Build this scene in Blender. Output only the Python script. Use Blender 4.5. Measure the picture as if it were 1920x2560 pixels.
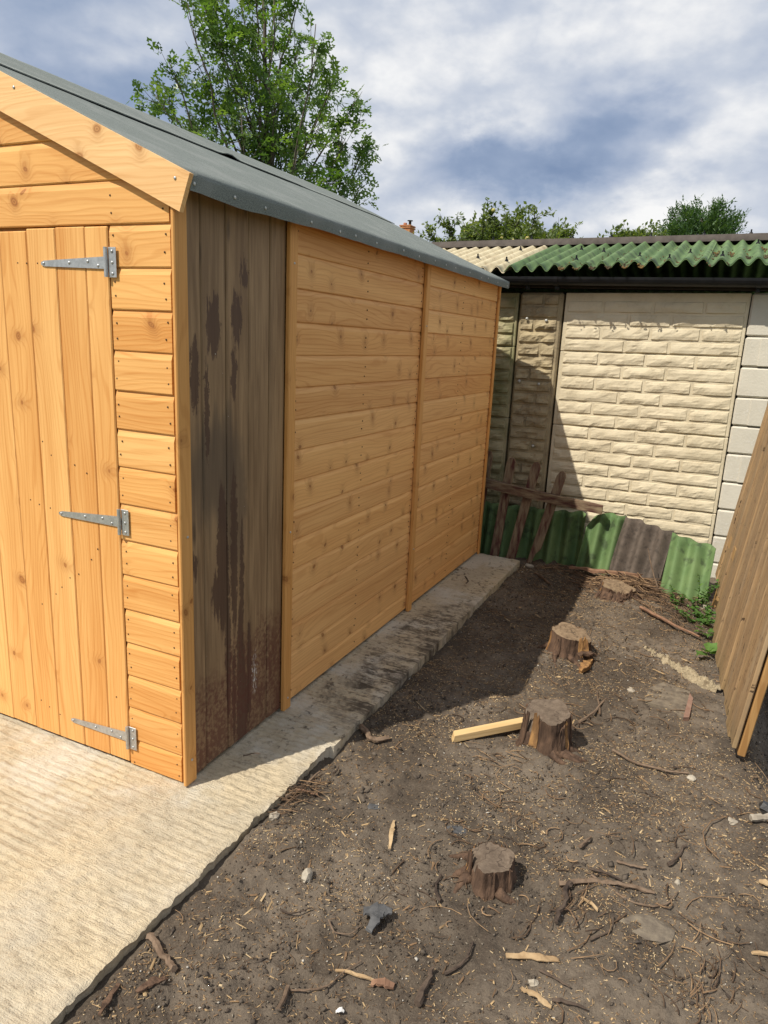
import bpy, math, random
import numpy as np
from mathutils import Vector, Matrix

for o in list(bpy.data.objects):
    bpy.data.objects.remove(o)
S = bpy.context.scene
C = S.collection
random.seed(7)
RNG = np.random.default_rng(11)

# ------------------------------------------------------------------ camera
cam = bpy.data.cameras.new('camera')
cam.sensor_fit = 'HORIZONTAL'
cam.sensor_width = 36.0
cam.lens = 1766.3 / 1920 * 36.0
cam.clip_start = 0.05
cam.clip_end = 3000
camo = bpy.data.objects.new('camera', cam)
C.objects.link(camo)
RT = np.array([0.9035, 0.4261, 0.0463])
FW = np.array([-0.4043, 0.8838, -0.2355])
RT /= np.linalg.norm(RT)
FW = FW - RT * (FW @ RT)
FW /= np.linalg.norm(FW)
UP = np.cross(RT, FW)
camo.matrix_world = Matrix(((RT[0], UP[0], -FW[0], 1.373), (RT[1], UP[1], -FW[1], -1.567),
                            (RT[2], UP[2], -FW[2], 1.421), (0, 0, 0, 1)))
S.camera = camo

# ------------------------------------------------------------------ light
SUN_AZ, SUN_EL = math.radians(30.0), math.radians(52.0)
SD = Vector((math.sin(SUN_AZ) * math.cos(SUN_EL), math.cos(SUN_AZ) * math.cos(SUN_EL), -math.sin(SUN_EL)))
sl = bpy.data.lights.new('sun', 'SUN')
sl.energy = 5.0
sl.angle = math.radians(0.53)
sl.color = (1.0, 0.93, 0.82)
so = bpy.data.objects.new('sun', sl)
so.rotation_euler = SD.to_track_quat('-Z', 'Y').to_euler()
so.location = (-4, -6, 9)
C.objects.link(so)

S.view_settings.view_transform = 'Standard'
S.view_settings.look = 'None'
S.view_settings.exposure = 0.12
S.view_settings.gamma = 1.0
S.view_settings.use_curve_mapping = False
S.render.engine = 'CYCLES'
S.render.resolution_x = 768
S.render.resolution_y = 1024


# ------------------------------------------------------------------ node helpers
class N:
    def __init__(s, tree):
        s.t = tree

    def n(s, typ, ins=None, **at):
        nd = s.t.nodes.new(typ)
        for k, v in at.items():
            setattr(nd, k, v)
        for k, v in (ins or {}).items():
            s.set(nd.inputs[k], v)
        return nd

    def set(s, sock, v):
        if isinstance(v, bpy.types.NodeSocket):
            s.t.links.new(v, sock)
        elif isinstance(v, (tuple, list)) and len(v) == 3 and sock.type == 'RGBA':
            sock.default_value = (*v, 1)
        else:
            sock.default_value = v

    def m(s, op, a, b=None, c=None, clamp=False):
        ins = {0: a}
        if b is not None:
            ins[1] = b
        if c is not None:
            ins[2] = c
        nd = s.n('ShaderNodeMath', ins, operation=op)
        nd.use_clamp = clamp
        return nd.outputs[0]

    def add(s, a, b): return s.m('ADD', a, b)
    def sub(s, a, b): return s.m('SUBTRACT', a, b)
    def mul(s, a, b): return s.m('MULTIPLY', a, b)

    def ss(s, x, a, b, lo=0.0, hi=1.0):
        nd = s.n('ShaderNodeMapRange', {'Value': x, 'From Min': a, 'From Max': b, 'To Min': lo, 'To Max': hi},
                 interpolation_type='SMOOTHSTEP')
        return nd.outputs[0]

    def vec(s, x, y, z):
        return s.n('ShaderNodeCombineXYZ', {0: x, 1: y, 2: z}).outputs[0]

    def xyz(s, v):
        nd = s.n('ShaderNodeSeparateXYZ', {0: v})
        return nd.outputs

    def noise(s, v, scale=1.0, detail=3.0, rough=0.5, dist=0.0, col=False):
        nd = s.n('ShaderNodeTexNoise', {'Vector': v, 'Scale': scale, 'Detail': detail, 'Roughness': rough, 'Distortion': dist})
        return nd.outputs[1 if col else 0]

    def voro(s, v, scale=1.0, rnd=1.0, feat='F1', dim='3D'):
        return s.n('ShaderNodeTexVoronoi', {'Vector': v, 'Scale': scale, 'Randomness': rnd}, feature=feat, voronoi_dimensions=dim).outputs

    def mix(s, f, a, b, blend='MIX'):
        nd = s.n('ShaderNodeMix', data_type='RGBA', blend_type=blend)
        s.set(nd.inputs[0], f)
        s.set(nd.inputs[6], a)
        s.set(nd.inputs[7], b)
        return nd.outputs[2]

    def ramp(s, f, stops):
        nd = s.n('ShaderNodeValToRGB', {0: f})
        e = nd.color_ramp.elements
        while len(e) < len(stops):
            e.new(0.5)
        for el, (p, c) in zip(e, stops):
            el.position = p
            el.color = (*c, 1)
        return nd.outputs[0]

    def bump(s, h, st=0.3, dist=0.01):
        return s.n('ShaderNodeBump', {'Height': h, 'Strength': st, 'Distance': dist}).outputs[0]


def mat(name):
    m = bpy.data.materials.new(name)
    m.use_nodes = True
    m.node_tree.nodes.clear()
    return m, N(m.node_tree)


def fin(g, col, rough=0.7, bump=None, metal=0.0, spec=0.3):
    ins = {'Base Color': col, 'Roughness': rough, 'Metallic': metal, 'Specular IOR Level': spec}
    if bump is not None:
        ins['Normal'] = bump
    b = g.n('ShaderNodeBsdfPrincipled', ins)
    o = g.n('ShaderNodeOutputMaterial', {0: b.outputs[0]})
    return b


# ------------------------------------------------------------------ sky with broken cloud
w = bpy.data.worlds.new('World')
S.world = w
w.use_nodes = True
w.node_tree.nodes.clear()
g = N(w.node_tree)
sky = g.n('ShaderNodeTexSky', sky_type='NISHITA')
sky.sun_disc = False
sky.sun_elevation = SUN_EL
sky.sun_rotation = math.radians(210)
tc = g.n('ShaderNodeTexCoord')
dirv = tc.outputs['Generated']
dx, dy, dz = g.xyz(dirv)
az = g.mul(g.m('ARCTAN2', dx, dy), 57.2958)
el = g.mul(g.m('ARCSINE', dz), 57.2958)
den = g.add(g.m('MAXIMUM', dz, 0.0), 0.16)
cu = g.m('DIVIDE', dx, den)
cv = g.m('DIVIDE', dy, den)
cp = g.vec(g.add(cu, 3.1), g.add(cv, 7.7), 0.0)
sph = g.vec(g.mul(az, 0.11), g.mul(el, 0.19), 2.3)
f1 = g.noise(sph, 0.62, 5, 0.52, 0.25)
f2 = g.noise(sph, 2.1, 6, 0.55, 0.1)
f3 = g.noise(cp, 0.9, 4, 0.5, 0.2)
wa = g.add(az, g.mul(g.sub(f2, 0.5), 7.0))
we = g.add(el, g.mul(g.sub(g.noise(sph, 1.7, 5, 0.6, 0.2), 0.5), 5.0))


def blob(ca, ce, ra, re, wgt, p=2.0):
    a = g.m('DIVIDE', g.sub(wa, ca), ra)
    e = g.m('DIVIDE', g.sub(we, ce), re)
    d2 = g.add(g.mul(a, a), g.mul(e, e))
    return g.mul(g.m('EXPONENT', g.mul(d2, -1.0)), wgt)


L = g.add(0.70, g.mul(g.sub(f1, 0.5), 0.8))
L = g.add(L, g.mul(g.sub(f2, 0.5), 0.26))
L = g.add(L, g.mul(g.sub(f3, 0.5), 0.2))
wv_ = g.n('ShaderNodeVectorMath', {0: sph, 1: g.n('ShaderNodeVectorMath', {0: g.noise(sph, 1.6, 4, 0.6, 0.0, True), 1: (0.9, 0.9, 0.9)}, operation='MULTIPLY').outputs[0]}, operation='ADD').outputs[0]
pf = g.voro(wv_, 1.15, 1.0, dim='2D')[0]
L = g.add(L, g.mul(g.sub(0.42, pf), 0.34))
for bl in ((-15.5, 12.6, 8.0, 1.7, -0.52), (-8.5, 15.2, 4.5, 1.8, -0.30), (-45, 15.0, 7.0, 3.2, -0.30), (-25, 14.2, 2.6, 2.2, 0.16),
           (-19, 17.2, 6.5, 2.6, 0.20), (-8, 20.0, 7.0, 2.2, 0.12), (-14.5, 9.6, 10, 1.0, 0.14), (-4, 10.2, 5, 1.8, 0.12), (-31, 18.0, 4, 3, 0.04)):
    L = g.add(L, blob(*bl))
off = g.n('ShaderNodeVectorMath', {0: sph, 1: (-0.05, 0.10, 0.0)}, operation='ADD').outputs[0]
rel = g.sub(g.noise(sph, 0.85, 7, 0.5, 0.0), g.noise(off, 0.85, 7, 0.5, 0.0))
L = g.add(L, g.mul(rel, 1.0))
ccol = g.ramp(L, [(0.08, (0.225, 0.31, 0.48)), (0.32, (0.315, 0.40, 0.565)), (0.54, (0.46, 0.53, 0.67)), (0.72, (0.625, 0.675, 0.77)),
                  (0.86, (0.83, 0.85, 0.89)), (0.98, (0.99, 0.99, 0.99))])
cover = g.ss(f3, 0.30, 0.46, 0.82, 1.0)
bs = g.n('ShaderNodeBackground', {0: sky.outputs[0], 1: 0.10})
bc = g.n('ShaderNodeBackground', {0: ccol, 1: 0.88})
mx = g.n('ShaderNodeMixShader', {0: cover, 1: bs.outputs[0], 2: bc.outputs[0]})
g.n('ShaderNodeOutputWorld', {0: mx.outputs[0]})


# ------------------------------------------------------------------ numpy noise
def _h(ix, iy, iz, seed):
    n = (ix.astype(np.int64) * 374761393 + iy.astype(np.int64) * 668265263 + iz.astype(np.int64) * 2147483647 + seed * 974711) & 0xffffffff
    n = ((n ^ (n >> 13)) * 1274126177) & 0xffffffff
    n = ((n ^ (n >> 16)) * 2246822519) & 0xffffffff
    return ((n ^ (n >> 15)) & 0xffffff) / float(0xffffff)


def vnoise(x, y, z=0.0, seed=0):
    x, y, z = np.broadcast_arrays(np.asarray(x, float), np.asarray(y, float), np.asarray(z, float))
    xi, yi, zi = np.floor(x), np.floor(y), np.floor(z)
    fx, fy, fz = x - xi, y - yi, z - zi
    fx, fy, fz = [t * t * (3 - 2 * t) for t in (fx, fy, fz)]
    r = 0
    for a in (0, 1):
        for b in (0, 1):
            for c in (0, 1):
                r = r + _h(xi + a, yi + b, zi + c, seed) * (fx if a else 1 - fx) * (fy if b else 1 - fy) * (fz if c else 1 - fz)
    return r - 0.5


def fbm(x, y, z=0.0, sc=1.0, oct=4, seed=0, gain=0.5):
    r, a = 0, 1.0
    for i in range(oct):
        r = r + a * vnoise(np.asarray(x) * sc, np.asarray(y) * sc, np.asarray(z) * sc, seed + i * 17)
        sc *= 2.03
        a *= gain
    return r


def smooth(t):
    t = np.clip(t, 0, 1)
    return t * t * (3 - 2 * t)


# ------------------------------------------------------------------ object helpers
ROOT = {}


def props(o, label=None, cat=None, group=None, kind=None):
    if label: o['label'] = label
    if cat: o['category'] = cat
    if group: o['group'] = group
    if kind: o['kind'] = kind
    return o


def thing(name, label, cat, base, group=None):
    o = bpy.data.objects.new(name, None)
    o.empty_display_size = 0.1
    o.location = base
    C.objects.link(o)
    ROOT[o.name] = np.array(base, float)
    return props(o, label, cat, group)


def mesh_data(name, V, F, m, smooth_=False, tint=None):
    me = bpy.data.meshes.new(name)
    V = np.asarray(V, np.float32)
    if isinstance(F, np.ndarray):
        k = F.shape[1]
        me.vertices.add(len(V))
        me.vertices.foreach_set('co', V.ravel())
        me.loops.add(F.size)
        me.loops.foreach_set('vertex_index', F.ravel().astype(np.int32))
        me.polygons.add(len(F))
        me.polygons.foreach_set('loop_start', np.arange(0, F.size, k, dtype=np.int32))
        me.update(calc_edges=True)
        me.validate()
    else:
        me.from_pydata(V.tolist(), [], [list(f) for f in F])
    if smooth_:
        me.polygons.foreach_set('use_smooth', np.ones(len(me.polygons), bool))
    if tint is not None:
        a = me.attributes.new('tint', 'FLOAT', 'FACE')
        a.data.foreach_set('value', np.asarray(tint, np.float32))
    for mm in (m if isinstance(m, (list, tuple)) else [m]):
        me.materials.append(mm)
    return me


def mk(name, V, F, m, parent=None, base=None, smooth_=False, tint=None, label=None, cat=None, group=None, kind=None):
    """one mesh object from world-space vertices"""
    V = np.array(V, float)
    if parent is not None:
        org = ROOT[parent.name]
        loc = (0, 0, 0)
    else:
        org = np.array(base if base is not None else (V[:, 0].mean(), V[:, 1].mean(), V[:, 2].min()), float)
        loc = org
    me = mesh_data(name, V - org, F, m, smooth_, tint)
    o = bpy.data.objects.new(name, me)
    o.location = loc
    if parent is not None:
        o.parent = parent
    C.objects.link(o)
    ROOT[o.name] = org
    return props(o, label, cat, group, kind)


def share(name, me, loc, parent, rot=None, scale=None):
    """part that shares mesh data; loc in world space"""
    o = bpy.data.objects.new(name, me)
    o.location = np.array(loc) - ROOT[parent.name]
    if rot is not None:
        o.rotation_euler = rot
    if scale is not None:
        o.scale = scale
    o.parent = parent
    C.objects.link(o)
    ROOT[o.name] = np.array(loc)
    return o


def cbox(x0, x1, y0, y1, z0, z1, b=0.003):
    lo, hi = np.array([x0, y0, z0], float), np.array([x1, y1, z1], float)
    b = min(b, *(0.45 * (hi - lo)))
    V, idx = [], {}
    for sx in (0, 1):
        for sy in (0, 1):
            for sz in (0, 1):
                s = (sx, sy, sz)
                for i in range(3):
                    v = [0, 0, 0]
                    for k in range(3):
                        e = hi[k] if s[k] else lo[k]
                        v[k] = e if k == i else (e - b if s[k] else e + b)
                    idx[(s, i)] = len(V)
                    V.append(v)
    F = []
    for i in range(3):
        j, k = (i + 1) % 3, (i + 2) % 3
        for si in (0, 1):
            q = []
            for sj, sk in ((0, 0), (1, 0), (1, 1), (0, 1)):
                s = [0, 0, 0]; s[i] = si; s[j] = sj; s[k] = sk
                q.append(idx[(tuple(s), i)])
            F.append(q)
        for si in (0, 1):
            for sj in (0, 1):
                q = []
                for ax, sk in ((i, 0), (i, 1), (j, 1), (j, 0)):
                    s = [0, 0, 0]; s[i] = si; s[j] = sj; s[k] = sk
                    q.append(idx[(tuple(s), ax)])
                F.append(q)
    for sx in (0, 1):
        for sy in (0, 1):
            for sz in (0, 1):
                F.append([idx[((sx, sy, sz), i)] for i in range(3)])
    V = np.array(V)
    c = (lo + hi) / 2
    out = []
    for f in F:
        p = V[f]
        nn = np.cross(p[1] - p[0], p[2] - p[0])
        out.append(f if nn @ (p.mean(0) - c) > 0 else f[::-1])
    return V, out


def extrude(prof, ax, a, b, fa=None, fb=None):
    """prof: list of 2-D points on the other two axes (in xyz order); ends may be functions of the point"""
    n = len(prof)
    V = []
    for e, fn in ((a, fa), (b, fb)):
        for p in prof:
            t = fn(p) if fn else e
            v = list(p)
            v.insert(ax, t)
            V.append(v)
    F = [[i, (i + 1) % n, n + (i + 1) % n, n + i] for i in range(n)]
    F += [list(range(n))[::-1], list(range(n, 2 * n))]
    V = np.array(V)
    # orient outwards
    c = V.mean(0)
    vol = 0
    for f in F:
        p = V[f] - c
        for i in range(1, len(f) - 1):
            vol += np.dot(p[0], np.cross(p[i], p[i + 1]))
    if vol < 0:
        F = [f[::-1] for f in F]
    return V, F


def tube(P, R, n=6, cap=True, seed=0, rough=0.0):
    P = np.array(P, float)
    R = np.broadcast_to(np.asarray(R, float), (len(P),))
    T = np.gradient(P, axis=0)
    T /= np.linalg.norm(T, axis=1)[:, None] + 1e-9
    V = []
    ref = np.array([0.13, 0.21, 0.97]) if abs(T[0][2]) < 0.9 else np.array([1.0, 0.1, 0])
    rr = np.random.default_rng(seed)
    for p, t, r in zip(P, T, R):
        a = np.cross(t, ref); a /= np.linalg.norm(a)
        b = np.cross(t, a)
        for i in range(n):
            th = 2 * math.pi * i / n
            V.append(p + (a * math.cos(th) + b * math.sin(th)) * r * (1 + rough * (rr.random() - 0.5)))
    F = []
    for k in range(len(P) - 1):
        for i in range(n):
            j = (i + 1) % n
            F.append([k * n + i, k * n + j, (k + 1) * n + j, (k + 1) * n + i])
    if cap:
        F.append(list(range(n))[::-1])
        F.append([(len(P) - 1) * n + i for i in range(n)])
    return np.array(V), F


def join(parts):
    V, F, o = [], [], 0
    for v, f in parts:
        V.append(np.asarray(v))
        F += [[i + o for i in q] for q in f]
        o += len(v)
    return np.concatenate(V), F


def inst(TV, TF, pos, M, sc):
    """many copies of a template as arrays: pos (n,3), M (n,3,3) rows=local axes, sc (n,3)"""
    TV = np.asarray(TV, float)
    n = len(pos)
    V = np.einsum('nk,nkj->nj', np.zeros((1, 3)), np.zeros((1, 3, 3))) if n == 0 else np.einsum('nvk,nkj->nvj', TV[None] * sc[:, None, :], M) + pos[:, None, :]
    F = (np.asarray(TF)[None] + (np.arange(n) * len(TV))[:, None, None]).reshape(-1, len(TF[0]))
    return V.reshape(-1, 3), F


def frames(d, up):
    """rows: x=d, y, z from direction and rough up"""
    d = d / (np.linalg.norm(d, axis=1)[:, None] + 1e-9)
    y = np.cross(up, d)
    y /= np.linalg.norm(y, axis=1)[:, None] + 1e-9
    z = np.cross(d, y)
    return np.stack([d, y, z], 1)


# ------------------------------------------------------------------ materials
def wood(name, ua, va, light, dark, knot, knotty=0.5, kd=(5.0, 8.5), rough=0.6, grain=1.0, tone=(1.0, 0.90, 0.74), ks=1.0):
    m, g = mat(name)
    tc = g.n('ShaderNodeTexCoord').outputs['Object']
    x = g.xyz(tc)
    rnd = g.n('ShaderNodeObjectInfo').outputs['Random']
    third = [i for i in range(3) if i not in (ua, va)][0]
    u = g.add(x[ua], g.mul(rnd, 37.7))
    v = g.add(x[va], g.mul(rnd, 13.3))
    wz = g.add(x[third], g.mul(rnd, 5.1))
    h = g.noise(g.vec(g.mul(u, 1.1), g.mul(v, 7.0), g.mul(wz, 7.0)), 1.0, 2, 0.5)
    vo = g.voro(g.vec(g.add(g.mul(u, kd[0]), g.mul(h, 0.25)), g.mul(v, kd[1]), 0.0), 1.0, 1.0, dim='2D')
    cr = g.xyz(vo[1])
    pick = g.m('GREATER_THAN', cr[0], 1 - knotty)
    pos = g.xyz(vo[2])
    wob = g.noise(g.vec(g.mul(u, 40.0), g.mul(v, 40.0), 0.0), 1.0, 2, 0.5)
    du = g.m('DIVIDE', g.sub(g.add(g.mul(u, kd[0]), g.mul(h, 0.25)), pos[0]), kd[0])
    dv = g.m('DIVIDE', g.sub(g.mul(v, kd[1]), pos[1]), kd[1])
    dv = g.add(dv, g.mul(du, g.mul(g.sub(cr[1], 0.5), 0.9)))
    sz = g.add(0.005 * ks, g.mul(g.m('POWER', cr[2], 1.6), 0.010 * ks))
    d = g.m('DIVIDE', g.m('SQRT', g.add(g.mul(du, du), g.mul(g.mul(dv, dv), 1.7))), sz)
    d = g.add(d, g.mul(g.sub(wob, 0.5), 0.5))
    km = g.mul(g.ss(d, 1.05, 0.75), pick)
    hu = g.m('DIVIDE', g.add(du, g.mul(g.sub(wob, 0.5), 0.02)), 0.022)
    hv = g.m('DIVIDE', dv, 0.032)
    halo = g.mul(g.m('EXPONENT', g.mul(g.add(g.mul(hu, hu), g.mul(hv, hv)), -1.0)), g.mul(pick, g.add(0.45, g.mul(cr[1], 0.7))))
    ringc = g.add(g.add(g.mul(v, 55.0), g.mul(h, 11.0)), g.mul(halo, 2.4))
    ring = g.m('SINE', g.mul(ringc, 6.2832))
    streak = g.noise(g.vec(g.mul(u, 4.0), g.mul(v, 150.0), g.mul(wz, 150.0)), 1.0, 4, 0.65)
    broad = g.noise(g.vec(g.mul(u, 0.9), g.mul(v, 14.0), g.mul(rnd, 20.0)), 1.0, 3, 0.55)
    late = g.ss(ring, 0.35, 1.0)
    t = g.add(0.36, g.mul(late, 0.26 * grain))
    t = g.add(t, g.mul(g.sub(streak, 0.5), 0.95 * grain))
    t = g.add(t, g.mul(g.sub(broad, 0.5), 1.15))
    t = g.add(t, g.mul(g.sub(rnd, 0.5), 0.42))
    col = g.mix(g.m('MAXIMUM', g.m('MINIMUM', t, 1.0), 0.0), light, dark)
    col = g.mix(g.mul(halo, 0.55), col, g.mix(0.5, dark, knot))
    hv_ = g.m('FRACT', g.mul(rnd, 7.31))
    col = g.mix(g.mul(hv_, 0.5), col, g.mix(1.0, col, tone, 'MULTIPLY'))
    kr = g.m('SINE', g.mul(d, 14.0))
    kcol = g.mix(g.add(0.55, g.mul(kr, 0.25)), dark, knot)
    col = g.mix(g.mul(km, 0.9), col, kcol)
    hs = g.add(g.mul(streak, 0.6), g.mul(ring, 0.15))
    fin(g, col, rough, g.bump(hs, 0.12, 0.004))
    return m


PINE_L, PINE_D, PINE_K = (0.78, 0.455, 0.165), (0.54, 0.235, 0.058), (0.20, 0.065, 0.020)
SIDE_L, SIDE_D, SIDE_K = (0.81, 0.485, 0.195), (0.55, 0.255, 0.08), (0.14, 0.055, 0.022)  # same pine set lighter for the shaded side, bounced light put into its colour
M_px = wood('pine_along_x', 0, 2, PINE_L, PINE_D, PINE_K, 0.55, ks=1.35)
M_pz = wood('pine_along_z', 2, 0, PINE_L, PINE_D, PINE_K, 0.45, kd=(4.0, 9.0), ks=1.3)
M_py = wood('pine_side_boards', 1, 2, SIDE_L, SIDE_D, SIDE_K, 0.62, kd=(5.0, 9.5))
M_pt = wood('pine_trim', 2, 1, (0.70, 0.37, 0.12), (0.50, 0.23, 0.06), PINE_K, 0.4, kd=(4.0, 18))
M_barge = wood('pine_bargeboard', 0, 2, (0.80, 0.52, 0.25), (0.60, 0.31, 0.11), (0.25, 0.10, 0.035), 0.6, kd=(5.5, 11), ks=1.25)
M_raw = wood('raw_timber', 0, 2, (0.66, 0.48, 0.24), (0.52, 0.34, 0.15), (0.25, 0.12, 0.05), 0.2)


def simple(name, c1, c2, scale=20.0, rough=0.8, bump=0.3, bd=0.004, detail=6, spec=0.25, stretch=(1, 1, 1), metal=0.0, bscale=None, rndamt=0.0, dark=None, dscale=3.0, damt=0.5):
    m, g = mat(name)
    tc = g.n('ShaderNodeTexCoord').outputs['Object']
    x = g.xyz(tc)
    v = g.vec(g.mul(x[0], stretch[0]), g.mul(x[1], stretch[1]), g.mul(x[2], stretch[2]))
    rnd = g.n('ShaderNodeObjectInfo').outputs['Random']
    v2 = g.n('ShaderNodeVectorMath', {0: v, 1: g.vec(g.mul(rnd, 9.1), g.mul(rnd, 3.3), g.mul(rnd, 7.7))}, operation='ADD').outputs[0]
    n1 = g.noise(v2, scale, detail, 0.6)
    f = g.ss(n1, 0.32, 0.68)
    f = g.m('ADD', f, g.mul(g.sub(rnd, 0.5), rndamt), clamp=True)
    col = g.mix(f, c1, c2)
    if dark:
        n2 = g.noise(v2, dscale, 5, 0.6)
        col = g.mix(g.mul(g.ss(n2, 0.5, 0.66), damt), col, dark)
    n3 = g.noise(v2, bscale or scale * 2.5, 5, 0.65)
    fin(g, col, rough, g.bump(n3, bump, bd), metal, spec)
    return m


def tinted(name, stops, rough=0.8, bump=0.0, scale=60.0, trans=0.0):
    """colour picked per piece by the 'tint' face attribute"""
    m, g = mat(name)
    a = g.n('ShaderNodeAttribute', attribute_name='tint').outputs['Fac']
    tc = g.n('ShaderNodeTexCoord').outputs['Object']
    col = g.ramp(a, stops)
    n1 = g.noise(tc, scale, 3, 0.6)
    col = g.mix(g.ss(n1, 0.3, 0.7), col, g.mix(1.0, col, (0.72, 0.72, 0.72), 'MULTIPLY'))
    if trans > 0:
        d = g.n('ShaderNodeBsdfPrincipled', {'Base Color': col, 'Roughness': rough, 'Specular IOR Level': 0.35})
        tcol = g.mix(1.0, col, (1.5, 1.55, 0.5), 'MULTIPLY')
        tr = g.n('ShaderNodeBsdfTranslucent', {0: tcol})
        mx = g.n('ShaderNodeMixShader', {0: trans, 1: d.outputs[0], 2: tr.outputs[0]})
        g.n('ShaderNodeOutputMaterial', {0: mx.outputs[0]})
    else:
        fin(g, col, rough, g.bump(n1, 0.3, 0.003) if bump else None)
    return m


# old panel: weathered tongue-and-groove boards with drips and red paint remains
def old_panel_mat():
    m, g = mat('weathered_stained_boards')
    tc = g.n('ShaderNodeTexCoord').outputs['Object']
    x = g.xyz(tc)
    rnd = g.n('ShaderNodeObjectInfo').outputs['Random']
    y, z = x[1], x[2]
    pos = g.vec(0.0, y, z)
    n_s = g.noise(g.vec(g.mul(rnd, 30.0), g.mul(y, 75.0), g.mul(z, 3.6)), 1.0, 4, 0.6, 0.4)
    n_b = g.noise(g.vec(g.mul(rnd, 30.0), g.mul(y, 9.0), g.mul(z, 1.7)), 1.0, 4, 0.55)
    n_w = g.noise(pos, 9.0, 5, 0.6)
    n_f = g.noise(pos, 60.0, 4, 0.65)
    col = g.mix(g.ss(g.add(g.mul(n_s, 0.6), g.mul(n_b, 0.5)), 0.38, 0.72), (0.34, 0.222, 0.115), (0.19, 0.115, 0.057))
    col = g.mix(g.mul(g.sub(rnd, 0.2), 0.3), col, (0.16, 0.115, 0.07))
    # knots
    vo = g.voro(g.vec(g.mul(rnd, 50.0), g.mul(y, 12.0), g.mul(z, 3.0)), 1.0, 0.9)
    km = g.mul(g.ss(vo[0], 0.17, 0.07), g.m('GREATER_THAN', g.xyz(vo[1])[0], 0.55))
    col = g.mix(g.mul(km, 0.75), col, (0.07, 0.045, 0.027))
    # grey-black weather stain about mid height
    yw = g.add(y, g.mul(g.sub(n_w, 0.5), 0.10))
    zw = g.add(z, g.mul(g.sub(g.noise(g.vec(3.0, g.mul(y, 16.0), g.mul(z, 2.0)), 1.0, 4, 0.6), 0.5), 0.42))

    def bl(cy, cz, ry, rz, src=(None, None)):
        a = g.m('DIVIDE', g.sub(src[0] or yw, cy), ry)
        b = g.m('DIVIDE', g.sub(src[1] or zw, cz), rz)
        return g.add(g.mul(a, a), g.mul(b, b))
    st = g.ss(bl(0.17, 1.0, 0.19, 0.24), 1.0, 0.1)
    st = g.m('MAXIMUM', st, g.mul(g.ss(bl(0.27, 0.9, 0.07, 0.30), 1.0, 0.2), 0.8))
    col = g.mix(g.mul(st, 0.62), col, (0.062, 0.050, 0.040))
    # brush marks and runs of dark brown preservative
    yw2 = g.add(y, g.mul(g.sub(g.noise(g.vec(1.0, g.mul(y, 55.0), g.mul(z, 30.0)), 1.0, 4, 0.7), 0.5), 0.045))
    zw2 = g.add(z, g.mul(g.sub(g.noise(g.vec(5.0, g.mul(y, 85.0), g.mul(z, 9.0)), 1.0, 4, 0.7), 0.5), 0.26))
    s2 = (yw2, zw2)
    mk_ = None
    for b in ((0.165, 1.44, 0.035, 0.085), (0.275, 1.47, 0.028, 0.075), (0.315, 1.60, 0.026, 0.035), (0.26, 1.30, 0.016, 0.09), (0.075, 1.29, 0.02, 0.12),
              (0.13, 1.18, 0.012, 0.16), (0.20, 0.70, 0.03, 0.26), (0.19, 0.60, 0.05, 0.09), (0.258, 0.72, 0.020, 0.30), (0.30, 0.60, 0.012, 0.22),
              (0.225, 0.36, 0.016, 0.22), (0.29, 0.30, 0.020, 0.24), (0.30, 0.13, 0.032, 0.24), (0.255, 0.20, 0.010, 0.2), (0.06, 0.72, 0.02, 0.04), (0.345, 0.25, 0.015, 0.2)):
        e = g.ss(bl(*b, src=s2), 1.1, 0.75)
        mk_ = e if mk_ is None else g.m('MAXIMUM', mk_, e)
    col = g.mix(g.mul(mk_, 0.82), col, (0.070, 0.036, 0.024))
    # red-brown paint left on the foot of the boards
    zr = g.add(g.add(z, g.mul(g.sub(n_w, 0.5), 0.55)), g.mul(y, -0.30))
    red = g.mul(g.ss(zr, 0.36, 0.20), g.ss(g.add(n_f, g.mul(n_w, 0.5)), 0.58, 0.84))
    red = g.m('MAXIMUM', red, g.mul(g.ss(zr, 0.30, 0.05), 0.35))
    col = g.mix(g.mul(red, 0.8), col, (0.105, 0.036, 0.024))
    # a few flecks of white
    wm = g.mul(g.ss(g.noise(pos, 85.0, 2, 0.5), 0.775, 0.80), 0.8)
    wp = g.ss(bl(0.375, 0.245, 0.018, 0.085, src=s2), 0.9, 0.3)
    wm = g.m('MAXIMUM', wm, g.mul(wp, g.ss(g.noise(g.vec(0.0, g.mul(y, 160.0), g.mul(z, 60.0)), 1.0, 2, 0.5), 0.5, 0.6)))
    col = g.mix(wm, col, (0.55, 0.53, 0.49))
    fin(g, col, 0.62, g.bump(g.add(n_s, g.mul(n_f, 0.4)), 0.25, 0.004), 0, 0.35)
    return m


M_old = old_panel_mat()


def felt_mat():
    m, g = mat('mineral_roof_felt')
    tc = g.n('ShaderNodeTexCoord').outputs['Object']
    n1 = g.noise(tc, 420.0, 2, 0.5)
    n2 = g.noise(tc, 6.0, 5, 0.6)
    col = g.mix(g.ss(n1, 0.3, 0.7), (0.10, 0.115, 0.106), (0.235, 0.26, 0.24))
    col = g.mix(g.mul(g.ss(n2, 0.45, 0.7), 0.35), col, (0.28, 0.29, 0.275))
    fin(g, col, 0.9, g.bump(n1, 0.5, 0.003), 0, 0.2)
    return m


M_felt = felt_mat()
M_steel = simple('zinc_plated_steel', (0.42, 0.43, 0.43), (0.55, 0.56, 0.56), 90, 0.42, 0.05, 0.001, metal=0.75, spec=0.5)
M_nail = simple('rusty_nail', (0.05, 0.028, 0.015), (0.09, 0.05, 0.025), 200, 0.6)
M_clout = simple('galvanised_clout', (0.42, 0.43, 0.40), (0.55, 0.55, 0.52), 90, 0.5, metal=0.4)


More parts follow.
